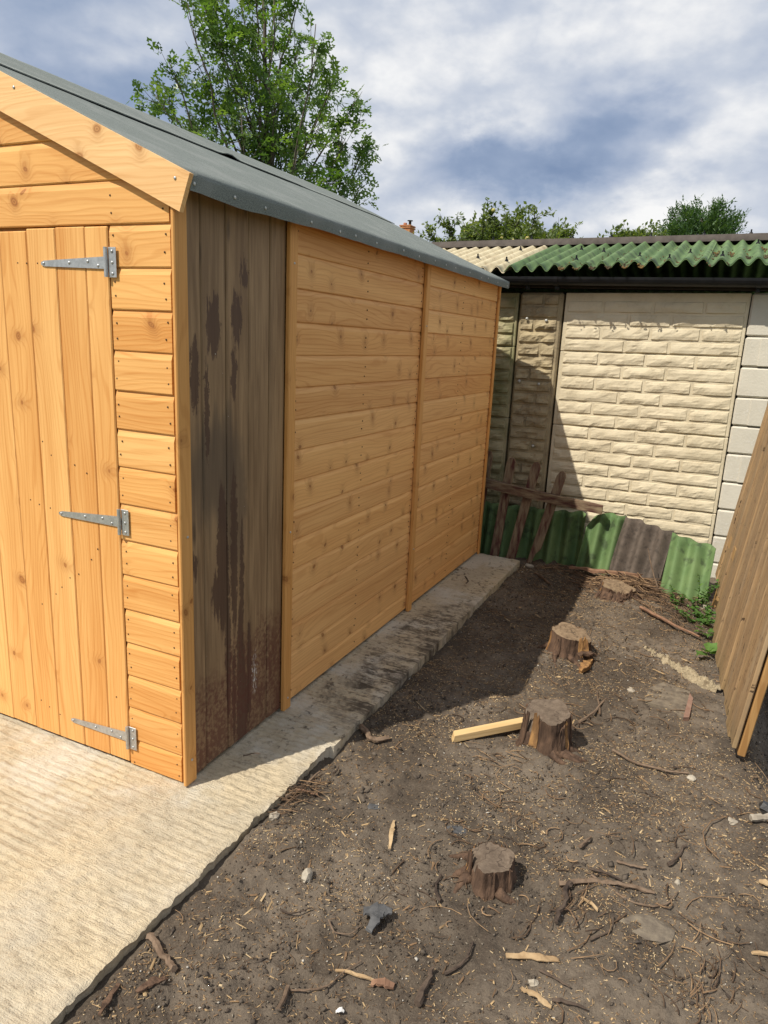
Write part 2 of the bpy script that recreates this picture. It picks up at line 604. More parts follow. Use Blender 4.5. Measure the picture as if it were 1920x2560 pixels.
def concrete_mat():
    m, g = mat('tamped_concrete')
    tc = g.n('ShaderNodeTexCoord').outputs['Object']
    x = g.xyz(tc)
    n1 = g.noise(tc, 3.0, 6, 0.6)
    n2 = g.noise(tc, 38.0, 5, 0.7)
    n3 = g.noise(tc, 240.0, 3, 0.6)
    nz_ = g.ss(g.xyz(g.n('ShaderNodeNewGeometry').outputs['True Normal'])[2], 0.5, 0.8)
    ln = g.mul(g.noise(g.vec(g.mul(x[0], 7.0), g.mul(x[1], 85.0), 0.0), 1.0, 5, 0.68), nz_)
    ln = g.add(ln, g.mul(g.sub(1.0, nz_), 0.44))
    col = g.mix(g.ss(n1, 0.36, 0.66), (0.55, 0.455, 0.305), (0.47, 0.405, 0.295))
    col = g.mix(g.mul(g.ss(n2, 0.48, 0.68), 0.55), col, (0.29, 0.235, 0.16))
    col = g.mix(g.mul(g.ss(ln, 0.50, 0.68), 0.5), col, (0.25, 0.195, 0.125))
    # pale cement laitance beside the shed and patches
    px = g.noise(g.vec(g.mul(x[0], 3.0), g.mul(x[1], 3.0), 4.2), 1.0, 5, 0.65)
    near = g.ss(g.add(x[1], g.mul(px, 0.35)), -0.22, 0.10)
    col = g.mix(g.mul(g.mul(g.ss(px, 0.46, 0.64), g.add(0.25, g.mul(near, 0.5))), 0.9), col, (0.60, 0.565, 0.48))
    col = g.mix(g.mul(g.ss(n3, 0.58, 0.75), 0.55), col, (0.62, 0.56, 0.42))
    col = g.mix(g.mul(g.ss(n3, 0.40, 0.28), 0.45), col, (0.20, 0.165, 0.12))
    # soil trodden over the strip alongside the shed
    so_ = g.noise(g.vec(g.mul(x[0], 7.0), g.mul(x[1], 2.2), 8.8), 1.0, 6, 0.62)
    edge = g.ss(g.add(x[0], g.mul(g.sub(so_, 0.5), 0.60)), 0.03, 0.20)
    along = g.mul(g.ss(x[1], 0.42, 0.75), g.ss(x[1], 2.6, 1.6))
    soil = g.mul(g.mul(edge, along), g.ss(g.add(g.add(g.mul(n2, 0.25), g.mul(ln, 0.35)), g.mul(g.noise(g.vec(g.mul(x[0], 9.0), g.mul(x[1], 17.0), 1.7), 1.0, 6, 0.7), 0.6)), 0.52, 0.68))
    soil = g.m('MAXIMUM', soil, g.mul(g.mul(g.ss(x[1], 0.05, 0.5), g.ss(g.add(n2, g.mul(so_, 0.6)), 0.86, 0.98)), 0.8))
    col = g.mix(g.mul(soil, 0.88), col, (0.062, 0.048, 0.036))
    # rusty stains
    rs = g.noise(tc, 7.0, 4, 0.6)
    col = g.mix(g.mul(g.ss(rs, 0.66, 0.78), 0.35), col, (0.34, 0.20, 0.10))
    h = g.add(g.mul(n3, 0.5), g.add(g.mul(n2, 0.8), g.mul(ln, 0.9)))
    fin(g, col, 0.9, g.bump(h, 0.9, 0.009), 0, 0.2)
    return m


M_conc = concrete_mat()


def soil_mat():
    m, g = mat('dry_garden_soil')
    tc = g.n('ShaderNodeTexCoord').outputs['Object']
    n1 = g.noise(tc, 2.3, 6, 0.6)
    n2 = g.noise(tc, 22.0, 6, 0.68)
    n3 = g.noise(tc, 160.0, 4, 0.7)
    n4 = g.noise(tc, 420.0, 2, 0.6)
    col = g.mix(g.ss(n1, 0.38, 0.62), (0.080, 0.063, 0.047), (0.162, 0.131, 0.099))
    col = g.mix(g.mul(g.ss(n2, 0.42, 0.7), 0.7), col, (0.075, 0.058, 0.044))
    col = g.mix(g.mul(g.ss(n3, 0.52, 0.72), 0.7), col, (0.19, 0.155, 0.115))
    col = g.mix(g.mul(g.ss(n3, 0.45, 0.3), 0.6), col, (0.035, 0.027, 0.021))
    col = g.mix(g.mul(g.ss(n4, 0.66, 0.76), 0.6), col, (0.32, 0.24, 0.14))
    h = g.add(g.mul(n2, 1.0), g.add(g.mul(n3, 0.7), g.mul(n4, 0.3)))
    fin(g, col, 0.95, g.bump(h, 0.8, 0.009), 0, 0.15)
    return m


M_soil = soil_mat()
M_ground = simple('rough_grassland', (0.06, 0.085, 0.03), (0.10, 0.11, 0.045), 3, 0.95)


def brick_paint(name, c1, c2, dirt, damt, moss=None, mamt=0.0):
    m, g = mat(name)
    tc = g.n('ShaderNodeTexCoord').outputs['Object']
    x = g.xyz(tc)
    rnd = g.n('ShaderNodeObjectInfo').outputs['Random']
    n1 = g.noise(tc, 7.0, 5, 0.6)
    n2 = g.noise(tc, 70.0, 5, 0.7)
    n3 = g.noise(tc, 260.0, 3, 0.6)
    col = g.mix(g.m('ADD', g.ss(n1, 0.3, 0.7), g.mul(g.sub(rnd, 0.5), 0.5), clamp=True), c1, c2)
    col = g.mix(g.mul(g.ss(g.add(g.mul(n2, 0.7), g.mul(n1, 0.4)), 0.58, 0.74), damt), col, dirt)
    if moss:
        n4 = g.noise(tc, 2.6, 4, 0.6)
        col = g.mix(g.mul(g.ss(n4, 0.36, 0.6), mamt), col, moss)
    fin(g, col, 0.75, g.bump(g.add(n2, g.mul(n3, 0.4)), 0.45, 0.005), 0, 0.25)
    return m


M_cream = brick_paint('cream_masonry_paint', (0.62, 0.545, 0.39), (0.54, 0.47, 0.33), (0.28, 0.22, 0.13), 0.35)
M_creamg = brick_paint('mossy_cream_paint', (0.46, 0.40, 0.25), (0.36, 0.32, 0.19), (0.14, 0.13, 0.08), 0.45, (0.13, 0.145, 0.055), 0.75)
M_stone = brick_paint('buff_cast_stone', (0.40, 0.33, 0.20), (0.29, 0.235, 0.145), (0.10, 0.085, 0.06), 0.6)
M_post = brick_paint('grey_painted_blocks', (0.58, 0.545, 0.455), (0.52, 0.485, 0.40), (0.68, 0.67, 0.63), 0.5)
M_green = simple('green_painted_cement_sheet', (0.085, 0.148, 0.055), (0.135, 0.205, 0.082), 5, 0.7, 0.25, 0.003, dark=(0.04, 0.055, 0.03), dscale=11, damt=0.7, bscale=90)
M_creamsh = simple('cream_painted_cement_sheet', (0.60, 0.53, 0.36), (0.50, 0.43, 0.28), 6, 0.75, 0.2, 0.003, dark=(0.20, 0.12, 0.06), dscale=14, damt=0.35, bscale=90)
M_brownsh = simple('bare_brown_cement_sheet', (0.075, 0.060, 0.048), (0.115, 0.092, 0.074), 14, 0.9, 0.5, 0.004, dark=(0.035, 0.03, 0.026), dscale=30, damt=0.5)
M_gutter = simple('black_pvc', (0.012, 0.013, 0.015), (0.018, 0.019, 0.021), 8, 0.42, 0.02, 0.001, spec=0.2)
M_flash = simple('brown_bitumen_flashing', (0.058, 0.048, 0.042), (0.092, 0.078, 0.068), 12, 0.8, 0.3, 0.004)
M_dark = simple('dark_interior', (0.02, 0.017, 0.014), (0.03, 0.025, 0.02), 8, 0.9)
M_picket = simple('weathered_maroon_paint', (0.075, 0.022, 0.020), (0.24, 0.185, 0.115), 7, 0.75, 0.5, 0.003, stretch=(6, 6, 0.8), bscale=40)
M_rail = simple('weathered_maroon_rail', (0.07, 0.026, 0.022), (0.25, 0.195, 0.12), 9, 0.75, 0.5, 0.003, stretch=(0.9, 5, 5), bscale=40)
M_bark = simple('fibrous_bark', (0.065, 0.040, 0.027), (0.135, 0.082, 0.052), 22, 0.9, 0.9, 0.008, stretch=(2.2, 2.2, 0.35), dark=(0.035, 0.022, 0.015), dscale=18, damt=0.7, bscale=30)
M_split = simple('torn_sapwood', (0.36, 0.20, 0.075), (0.17, 0.085, 0.035), 30, 0.8, 0.6, 0.005, stretch=(2, 2, 0.4), dark=(0.08, 0.045, 0.025), dscale=12, damt=0.6)
M_stick = simple('stick_bark', (0.095, 0.062, 0.040), (0.185, 0.130, 0.088), 40, 0.85, 0.5, 0.003, rndamt=0.7)
M_stickd = simple('dark_root_bark', (0.045, 0.032, 0.025), (0.10, 0.072, 0.052), 40, 0.9, 0.5, 0.003, rndamt=0.6)
M_chip = simple('pale_split_wood', (0.46, 0.33, 0.185), (0.30, 0.20, 0.105), 25, 0.8, 0.4, 0.002, stretch=(1, 1, 1), rndamt=0.6)
M_redwood = simple('reddish_split_wood', (0.27, 0.155, 0.095), (0.17, 0.095, 0.06), 25, 0.8, 0.4, 0.002, rndamt=0.4)
M_stonew = simple('pale_stone', (0.40, 0.355, 0.28), (0.28, 0.24, 0.185), 30, 0.85, 0.5, 0.004, rndamt=0.5)
M_slate = simple('grey_slate', (0.055, 0.056, 0.058), (0.10, 0.10, 0.10), 40, 0.7, 0.4, 0.003, rndamt=0.4)
M_agg = simple('broken_concrete_aggregate', (0.46, 0.38, 0.25), (0.33, 0.27, 0.175), 45, 0.95, 1.0, 0.012, dark=(0.16, 0.12, 0.075), dscale=40, damt=0.7)
M_paver = simple('soil_covered_paver', (0.12, 0.098, 0.075), (0.20, 0.165, 0.12), 30, 0.95, 0.7, 0.006)
M_redbrick = simple('pink_brick', (0.22, 0.125, 0.09), (0.27, 0.175, 0.13), 30, 0.9, 0.6, 0.005)


def cut_mat(name, c1, c2):
    m, g = mat(name)
    tc = g.n('ShaderNodeTexCoord').outputs['Object']
    x = g.xyz(tc)
    wv = g.add(g.m('SQRT', g.add(g.mul(x[0], x[0]), g.mul(x[1], x[1]))), g.mul(g.noise(tc, 14.0, 3, 0.5), 0.02))
    ring = g.m('SINE', g.mul(wv, 900.0))
    n1 = g.noise(tc, 40.0, 5, 0.65)
    col = g.mix(g.ss(n1, 0.3, 0.7), c1, c2)
    ck = g.ss(g.m('ABSOLUTE', g.sub(g.noise(tc, 9.0, 3, 0.6), 0.5)), 0.012, 0.0)
    col = g.mix(g.mul(ck, 0.7), col, (0.03, 0.02, 0.014))
    col = g.mix(g.mul(g.ss(ring, 0.2, 1.0), 0.25), col, (0.09, 0.06, 0.04))
    fin(g, col, 0.9, g.bump(n1, 0.5, 0.004))
    return m


M_cut = cut_mat('weathered_cut_face', (0.17, 0.130, 0.094), (0.095, 0.070, 0.050))
M_cuttan = cut_mat('tan_cut_face', (0.27, 0.195, 0.12), (0.16, 0.11, 0.068))


def fence_mat():
    m, g = mat('rough_sawn_fence_board')
    tc = g.n('ShaderNodeTexCoord').outputs['Object']
    x = g.xyz(tc)
    rnd = g.n('ShaderNodeObjectInfo').outputs['Random']
    y = g.add(x[1], g.mul(rnd, 3.0))
    s1 = g.noise(g.vec(0.0, g.mul(y, 42.0), g.mul(x[2], 2.2)), 1.0, 5, 0.62)
    s2 = g.noise(g.vec(0.0, g.mul(y, 11.0), g.mul(x[2], 1.1)), 1.0, 4, 0.55)
    col = g.mix(g.ss(s1, 0.32, 0.68), (0.45, 0.295, 0.145), (0.28, 0.17, 0.08))
    col = g.mix(g.mul(g.ss(s2, 0.5, 0.72), 0.5), col, (0.50, 0.38, 0.24))
    col = g.mix(g.mul(rnd, 0.5), col, (0.24, 0.165, 0.095))
    s3 = g.noise(g.vec(2.0, g.mul(y, 5.0), g.mul(x[2], 2.5)), 1.0, 5, 0.65)
    col = g.mix(g.mul(g.ss(s3, 0.45, 0.68), 0.55), col, (0.19, 0.14, 0.09))
    t = g.noise(g.vec(0.0, g.mul(y, 75.0), g.mul(x[2], 20.0)), 1.0, 4, 0.6)
    tear = g.ss(t, 0.595, 0.64)
    col = g.mix(g.mul(tear, 0.85), col, (0.05, 0.03, 0.018))
    foot = g.ss(g.add(x[2], g.mul(g.sub(s2, 0.5), 0.25)), 0.20, 0.02)
    col = g.mix(g.mul(foot, 0.35), col, (0.20, 0.16, 0.075))
    fin(g, col, 0.8, g.bump(g.sub(s1, g.mul(tear, 0.8)), 0.5, 0.005))
    return m


M_fence = fence_mat()
M_fend = wood('sawn_fence_post', 2, 1, (0.46, 0.29, 0.125), (0.30, 0.165, 0.06), (0.2, 0.09, 0.04), 0.1, grain=2.2)
M_oak = tinted('oak_leaf', [(0, (0.055, 0.12, 0.034)), (0.5, (0.12, 0.21, 0.058)), (1, (0.21, 0.31, 0.10))], 0.33, trans=0.45)
M_apple = tinted('apple_leaf', [(0, (0.075, 0.115, 0.035)), (0.5, (0.14, 0.195, 0.062)), (1, (0.24, 0.285, 0.11))], 0.45, trans=0.45)
M_conif = tinted('cypress_foliage', [(0, (0.04, 0.09, 0.034)), (0.5, (0.075, 0.145, 0.05)), (1, (0.125, 0.20, 0.075))], 0.6, trans=0.35)
M_weed = tinted('weed_leaf', [(0, (0.06, 0.14, 0.03)), (1, (0.14, 0.26, 0.06))], 0.45, trans=0.3)
M_fruit = simple('green_apple_skin', (0.36, 0.38, 0.11), (0.46, 0.36, 0.13), 5, 0.4, 0.0, rndamt=0.3)
M_trunk = simple('grey_bark', (0.085, 0.07, 0.055), (0.14, 0.12, 0.10), 30, 0.9, 0.6, 0.01, stretch=(1, 1, 0.3))
M_chips = tinted('wood_chip_litter', [(0, (0.09, 0.055, 0.032)), (0.35, (0.22, 0.135, 0.07)), (0.7, (0.43, 0.30, 0.155)), (1, (0.58, 0.45, 0.27))], 0.85)
M_grit = tinted('soil_crumbs', [(0, (0.05, 0.038, 0.03)), (0.8, (0.13, 0.105, 0.08)), (0.93, (0.30, 0.26, 0.20)), (1, (0.55, 0.52, 0.46))], 0.95)
M_rootl = tinted('root_fibre', [(0, (0.06, 0.04, 0.028)), (0.6, (0.17, 0.105, 0.06)), (1, (0.34, 0.22, 0.12))], 0.9)
M_moss = tinted('roof_moss', [(0, (0.05, 0.04, 0.025)), (0.6, (0.11, 0.075, 0.04)), (1, (0.20, 0.12, 0.04))], 0.95)
M_housebrick = simple('orange_brick', (0.36, 0.155, 0.075), (0.46, 0.24, 0.10), 6, 0.9, 0.3, 0.01, dark=(0.30, 0.25, 0.09), dscale=3, damt=0.6)
M_clay = simple('clay', (0.30, 0.11, 0.06), (0.38, 0.16, 0.09), 6, 0.85)
M_plastic = simple('black_plastic', (0.015, 0.015, 0.016), (0.03, 0.03, 0.03), 20, 0.35, 0.3, 0.004, spec=0.5)
M_white = simple('white_scrap', (0.72, 0.71, 0.68), (0.60, 0.59, 0.56), 40, 0.7)


# ------------------------------------------------------------------ ground
def h0(x, y):
    return -0.030 + 0.020 * smooth((np.asarray(x) - 0.9) / 0.7) + 0.017 * smooth((0.4 - np.asarray(y)) / 0.25) * smooth((0.75 - np.asarray(x)) / 0.4)


def gh(x, y):
    """height of the soil"""
    x = np.asarray(x, float); y = np.asarray(y, float)
    z = h0(x, y)
    z = z + 0.022 * fbm(x, y, 0, 2.6, 3, 3) + 0.020 * fbm(x, y, 0, 11, 3, 5)
    z = z - 0.012 * np.exp(-((x - 0.305) / 0.018) ** 2) * (1 + 1.2 * vnoise(x * 9, y * 9, 0, 4))
    z = z + 0.015 * np.exp(-(((x - 1.05) / 0.30) ** 2 + ((y - 3.1) / 0.3) ** 2))
    z = z - 0.16 * smooth((x - 1.66) / 0.12) * smooth((y - 0.85) / 0.25)
    for sx, sy, sr in ((0.985, 0.82, 0.12), (0.885, 1.73, 0.12), (0.98, 2.70, 0.13), (0.99, 0.07, 0.085)):
        z = z + 0.018 * np.exp(-(((x - sx) ** 2 + (y - sy) ** 2) / (sr * 1.25) ** 2))
    return z


GS = 0.008
gx = np.arange(0.16, 2.35, GS)
gy = np.arange(-1.35, 3.42, GS)
X, Y = np.meshgrid(gx, gy)
Z = gh(X, Y) + 0.009 * fbm(X, Y, 0, 38, 3, 8, 0.6)
under = smooth((0.305 - X) / 0.012)
clod = fbm(X, Y, 0, 24, 2, 21)
Z = Z + 0.010 * np.clip(clod - 0.18, 0, 1) * 3
Z = np.minimum(Z, -0.004 - 0.03 * under + 0.4 * np.clip(X - 0.30, 0, 9))
nx, ny = len(gx), len(gy)
idx = np.arange(nx * ny).reshape(ny, nx)
F = np.stack([idx[:-1, :-1], idx[:-1, 1:], idx[1:, 1:], idx[1:, :-1]], -1).reshape(-1, 4)
mk('soil', np.stack([X.ravel(), Y.ravel(), Z.ravel()], 1), F, M_soil, base=(0, 0, 0), smooth_=True, kind='structure')
mk('ground', [(-900, -900, -0.26), (900, -900, -0.26), (900, 900, -0.26), (-900, 900, -0.26)], np.array([[0, 1, 2, 3]]), M_ground, base=(0, 0, -0.26), kind='structure')

# concrete slab: tamped ridges run across it, right edge broken in front, straight at the back
ys = np.concatenate([np.arange(-1.6, 1.2, 0.007), np.arange(1.2, 3.06, 0.010)])
xs = np.concatenate([np.linspace(-2.9, -0.9, 12), np.arange(-0.88, 0.2895, 0.011), [0.29]])
X, Y = np.meshgrid(xs, ys)
rag = np.where(ys < 0.43, 1.0, 0.0)
eoff = rag * (0.0055 * fbm(ys, ys * 0, 0, 16, 5, 61, 0.8) - 0.001) + (1 - rag) * (0.012 + 0.0015 * fbm(ys, ys * 0, 0, 3, 2, 66))
wgt = smooth((X - 0.15) / 0.14)
X = X + eoff[:, None] * wgt
ridge = 0.5 + 0.5 * np.sin((Y + 0.016 * fbm(X * 0.6, Y * 2.5, 0, 3, 3, 40)) * 2 * math.pi / 0.029)
ridge = ridge ** 2.2 + 0.55 * fbm(X * 1.2, Y * 30, 0, 3, 3, 41)
amp = 0.0056 * np.clip(0.5 + 2.0 * fbm(X, Y, 0, 3.2, 4, 44), 0.03, 1.6) * (1 - smooth((X - 0.20) / 0.08))
Z = amp * (ridge - 0.5) + 0.003 * fbm(X, Y, 0, 5, 3, 50) + 0.0050 * fbm(X, Y, 0, 45, 3, 52, 0.7) * (1 - (1 - rag[:, None]) * smooth((X - 0.25) / 0.04))
Z = Z - 0.006 * smooth((X - 0.275) / 0.03) * (0.4 + rag[:, None] * np.clip(1 + 3 * vnoise(Y * 40, 0, 0, 9), 0, 2.2))
nx, ny = len(xs), len(ys)
V = np.stack([X.ravel(), Y.ravel(), Z.ravel()], 1)
idx = np.arange(nx * ny).reshape(ny, nx)
F = np.stack([idx[:-1, :-1], idx[:-1, 1:], idx[1:, 1:], idx[1:, :-1]], -1).reshape(-1, 4)
# skirts (right side and back)
side = V[idx[:, -1]].copy(); side[:, 2] = -0.16; side[:, 0] -= rag * 0.012
mid = V[idx[:, -1]].copy(); mid[:, 2] -= 0.012; mid[:, 0] += rag * 0.005 * fbm(ys, ys * 0, 5, 60, 3, 71) - 0.004 * rag
back = V[idx[-1, :]].copy(); back[:, 2] = -0.16
rim = V[idx[:, -1]].copy()
o0 = len(V); V = np.concatenate([V, rim]); o1 = len(V); V = np.concatenate([V, mid, side, back])
e = o0 + np.arange(ny)
a, b = np.arange(ny - 1), np.arange(1, ny)
F = np.concatenate([F, np.stack([e[a], o1 + a, o1 + b, e[b]], 1), np.stack([o1 + a, o1 + ny + a, o1 + ny + b, o1 + b], 1)])
e = idx[-1, :]; a, b = np.arange(nx - 1), np.arange(1, nx); o2 = o1 + 2 * ny
F = np.concatenate([F, np.stack([e[a], e[b], o2 + b, o2 + a], 1)])
sl_ = mk('concrete_slab', V, F, M_conc, base=(0, 0, 0), smooth_=True, kind='structure')
sm_ = np.ones(len(F), bool)
sm_[(len(xs) - 1) * (len(ys) - 1):] = False
sl_.data.polygons.foreach_set('use_smooth', sm_)
sl_.data.update()

# ------------------------------------------------------------------ shed
PITCH = 0.114
SL = 0.4435                       # roof slope
RX, RZ = 0.062, 1.815             # eave edge
AX = -1.22                        # ridge


def roofz(x):
    return RZ + SL * (RX - x)


shed = thing('garden_shed', 'new orange pine garden shed with grey felt roof on the concrete slab', 'shed', (0, 0, 0))


def ship(depth0, out, z0, z1):
    """shiplap section as (depth, z); out = direction sign of the face"""
    p = z1 - z0
    d = lambda t: depth0 + out * t
    return [(d(-0.012), z0 + 0.0008), (d(-0.002), z0 + 0.0008), (d(0.0), z0 + 0.004), (d(0.0003), z0 + 0.83 * p), (d(-0.0012), z0 + 0.875 * p),
            (d(-0.0042), z0 + 0.955 * p), (d(-0.0068), z0 + p + 0.002), (d(-0.012), z0 + p + 0.003)]


# front wall boards beside the door (face y = 0)
ZF = -0.011
for k in range(15):
    z0 = 0.006 if k == 0 else ZF + PITCH * k
    j = random.uniform(-0.0012, 0.0012)
    x1 = -0.012 + random.uniform(-0.004, 0.003)
    V, F = extrude(ship(j, -1, z0, ZF + PITCH * (k + 1)), 0, -0.228 - random.uniform(0, 0.004), x1)
    mk('wall_board', V, F, M_px, shed)
    V, F = extrude(ship(j, -1, z0, ZF + PITCH * (k + 1)), 0, -2.43, -1.172)
    mk('wall_board', V, F, M_px, shed)
# boards over the door and in the gable
gz0 = ZF + PITCH * 15
k = 0
while gz0 < roofz(AX) - 0.05:
    z1 = gz0 + PITCH
    lim = lambda p: min(-0.013, RX - (p[1] + 0.035 - RZ) / SL)
    limL = lambda p: max(-2.43, 2 * AX - RX + (p[1] + 0.035 - RZ) / SL)
    V, F = extrude(ship(0.001 * (k % 2), -1, gz0, z1), 0, 0, 0, limL, lim)
    mk('wall_board', V, F, M_px, shed)
    gz0 = z1
    k += 1

# door of vertical matchboards
door = mk('door', *join([cbox(-1.16, -0.24, 0.006, 0.02, 0.15 + i * 0.7, 0.25 + i * 0.7, 0.002) for i in range(3)]), M_px, shed)
edges = [-0.2335, -0.3215, -0.4385, -0.5575, -0.6745, -0.7935, -0.911, -1.03, -1.165]
for i in range(8):
    x1, x0 = edges[i], edges[i + 1]
    j = random.uniform(-0.001, 0.001)
    V, F = cbox(x0 + 0.0008, x1 - 0.0008, -0.003 + j, 0.006, 0.012 + random.uniform(0, 0.004), 1.692 + random.uniform(-0.004, 0.004), 0.0028)
    mk('door_board', V, F, M_pz, door)

# T hinges
scr = mesh_data('screw', *tube([(0, 0, 0), (0, -0.0018, 0), (0, -0.0026, 0)], [0.0045, 0.0042, 0.002], 8), M_steel, True)
for zc, xk in ((1.598, -0.234), (0.845, -0.226), (0.108, -0.231)):
    tipx, tipz = xk - 0.262, zc - 0.002 - (0.008 if zc < 1 else 0)
    y0 = -0.0075
    hg = mk('hinge', *tube([(xk, y0 - 0.004, zc - 0.039), (xk, y0 - 0.004, zc + 0.041)], 0.0058, 10), M_steel, shed, smooth_=False)
    pl = cbox(xk + 0.005, xk + 0.034, y0, y0 + 0.0025, zc - 0.040, zc + 0.041, 0.0008)
    mk('hinge_plate', *pl, M_steel, hg)
    prof = [(xk - 0.004, zc - 0.017), (xk - 0.004, zc + 0.0165), (tipx + 0.012, tipz + 0.008), (tipx, tipz + 0.004), (tipx, tipz - 0.004), (tipx + 0.012, tipz - 0.008)]
    V, F = extrude([(a, b) for a, b in prof], 1, y0, y0 + 0.0025)
    mk('hinge_strap', V, F, M_steel, hg)
    for dx, dzz in ((0.020, 0.03), (0.020, 0.0), (0.020, -0.03)):
        share('screw', scr, (xk + dx, y0, zc + dzz), hg)
    for t, o in ((0.96, 0), (0.56, 0.001), (0.28, 0.004), (0.13, -0.008)):
        share('screw', scr, (xk + (tipx - xk) * t, y0, zc + (tipz - zc) * t + o), hg)

# nail heads on the front boards (tiny, joined)
parts = []
for k in range(16):
    z0 = ZF + PITCH * k
    for xx in (-0.216, -0.030):
        for fz in (0.30, 0.70):
            x = xx + random.uniform(-0.005, 0.005)
            z = z0 + PITCH * (fz + random.uniform(-0.06, 0.06))
            parts.append(tube([(x, 0.001, z), (x, -0.0015, z), (x, -0.0022, z)], [0.0028, 0.0028, 0.0015], 6))
for x, z in ((-0.60, 1.598), (-0.562, 1.597), (-0.515, 1.597), (-0.545, 1.06), (-0.51, 1.02), (-0.41, 1.0), (-0.36, 0.98), (-0.62, 0.86), (-0.58, 0.85), (-0.53, 0.845), (-0.33, 0.74), (-0.36, 0.70), (-0.42, 0.64),
             (-0.46, 0.62), (-0.50, 0.58), (-0.53, 0.55), (-0.60, 0.50), (-0.64, 0.13), (-0.60, 0.115), (-0.55, 0.10), (-0.28, 0.24)):
    parts.append(tube([(x, -0.001, z), (x, -0.0045, z), (x, -0.005, z)], [0.0024, 0.0024, 0.001], 6))
for k in range(16):
    z0 = -0.013 + PITCH * k
    for yy in (1.162, 2.372, 0.617, 1.745, 3.005):
        for fz in (0.28, 0.62):
            y = yy + random.uniform(-0.006, 0.006)
            z = z0 + PITCH * (fz + random.uniform(-0.05, 0.05))
            if z < 0.03 or z > 1.78: continue
            parts.append(tube([(0, y, z), (0.0022, y, z), (0.003, y, z)], [0.0030, 0.003, 0.0014], 6))
mk('nail_heads', *join(parts), M_nail, shed, kind='stuff')

# side wall: old reused panel, then two new shiplap panels
oldp = mk('old_wall_panel', *cbox(-0.03, -0.012, 0.04, 0.55, 0.012, 1.80, 0.002), M_old, shed, label='old weathered vertical boards with dark drips and red paint remains')
ey = [0.040, 0.1095, 0.2245, 0.338, 0.455, 0.548]
for i in range(5):
    V, F = cbox(-0.012, 0.000 + random.uniform(-0.0015, 0.0005), ey[i] + 0.0017, ey[i + 1] - 0.0017, 0.010 + 0.004 * random.random(), 1.80, 0.0036)
    mk('old_board', V, F, M_old, oldp)
ZS = -0.013
for (y0, y1) in ((0.575, 1.775), (1.800, 3.035)):
    for k in range(16):
        z0 = 0.014 if k == 0 else ZS + PITCH * k
        j = random.uniform(-0.0012, 0.0012)
        V, F = extrude(ship(j, 1, z0, min(ZS + PITCH * (k + 1), 1.805)), 1, y0, y1)
        # section is (depth, z) -> x, z
        mk('wall_board', V, F, M_py, shed)
for nm, (y0, y1, x1, zb) in {'a': (-0.013, 0.040, 0.014, 0.006), 'b': (0.545, 0.594, 0.019, 0.000), 'c': (1.766, 1.810, 0.020, -0.001), 'd': (3.016, 3.050, 0.014, 0.002)}.items():
    mk('corner_trim' if nm in 'ad' else 'cover_strip', *cbox(0.0012, x1, y0, y1, zb, 1.80, 0.003), M_pt, shed)
scr2 = mesh_data('trim_screw', *tube([(0, 0, 0), (0.002, 0, 0), (0.0026, 0, 0)], [0.0042, 0.004, 0.0015], 8), M_clout, True)
for y, x, zz in ((0.016, 0.014, (0.09, 0.83)), (0.57, 0.019, (0.05, 0.72, 1.66)), (1.788, 0.020, (0.35, 1.5))):
    for z in zz:
        share('trim_screw', scr2, (x, y, z), shed)
mk('inner_lining', *join([cbox(-2.42, -0.032, 0.022, 3.045, 0.005, 1.79, 0.002)]), M_py, shed)
V, F = extrude([(-2.42, 1.79), (-0.032, 1.79), (-0.032, 1.80), (AX, roofz(AX) - 0.05), (-2.42, 1.80)], 1, 0.022, 3.045)
mk('gable_lining', V, F, M_px, shed)
# wall bearers in the shadow gap
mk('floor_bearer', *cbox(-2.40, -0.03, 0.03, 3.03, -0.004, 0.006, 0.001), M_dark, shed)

# roof deck, felt and bargeboards
YF, YB = -0.0025, 3.046
prof = [(RX - 0.006, RZ - 0.028), (RX - 0.004, RZ - 0.003), (AX, roofz(AX) - 0.004), (2 * AX - RX, RZ - 0.004), (2 * AX - RX, RZ - 0.028), (AX, roofz(AX) - 0.032)]
roof = mk('roof', *extrude(prof, 1, YF, YB - 0.004), M_px, shed)


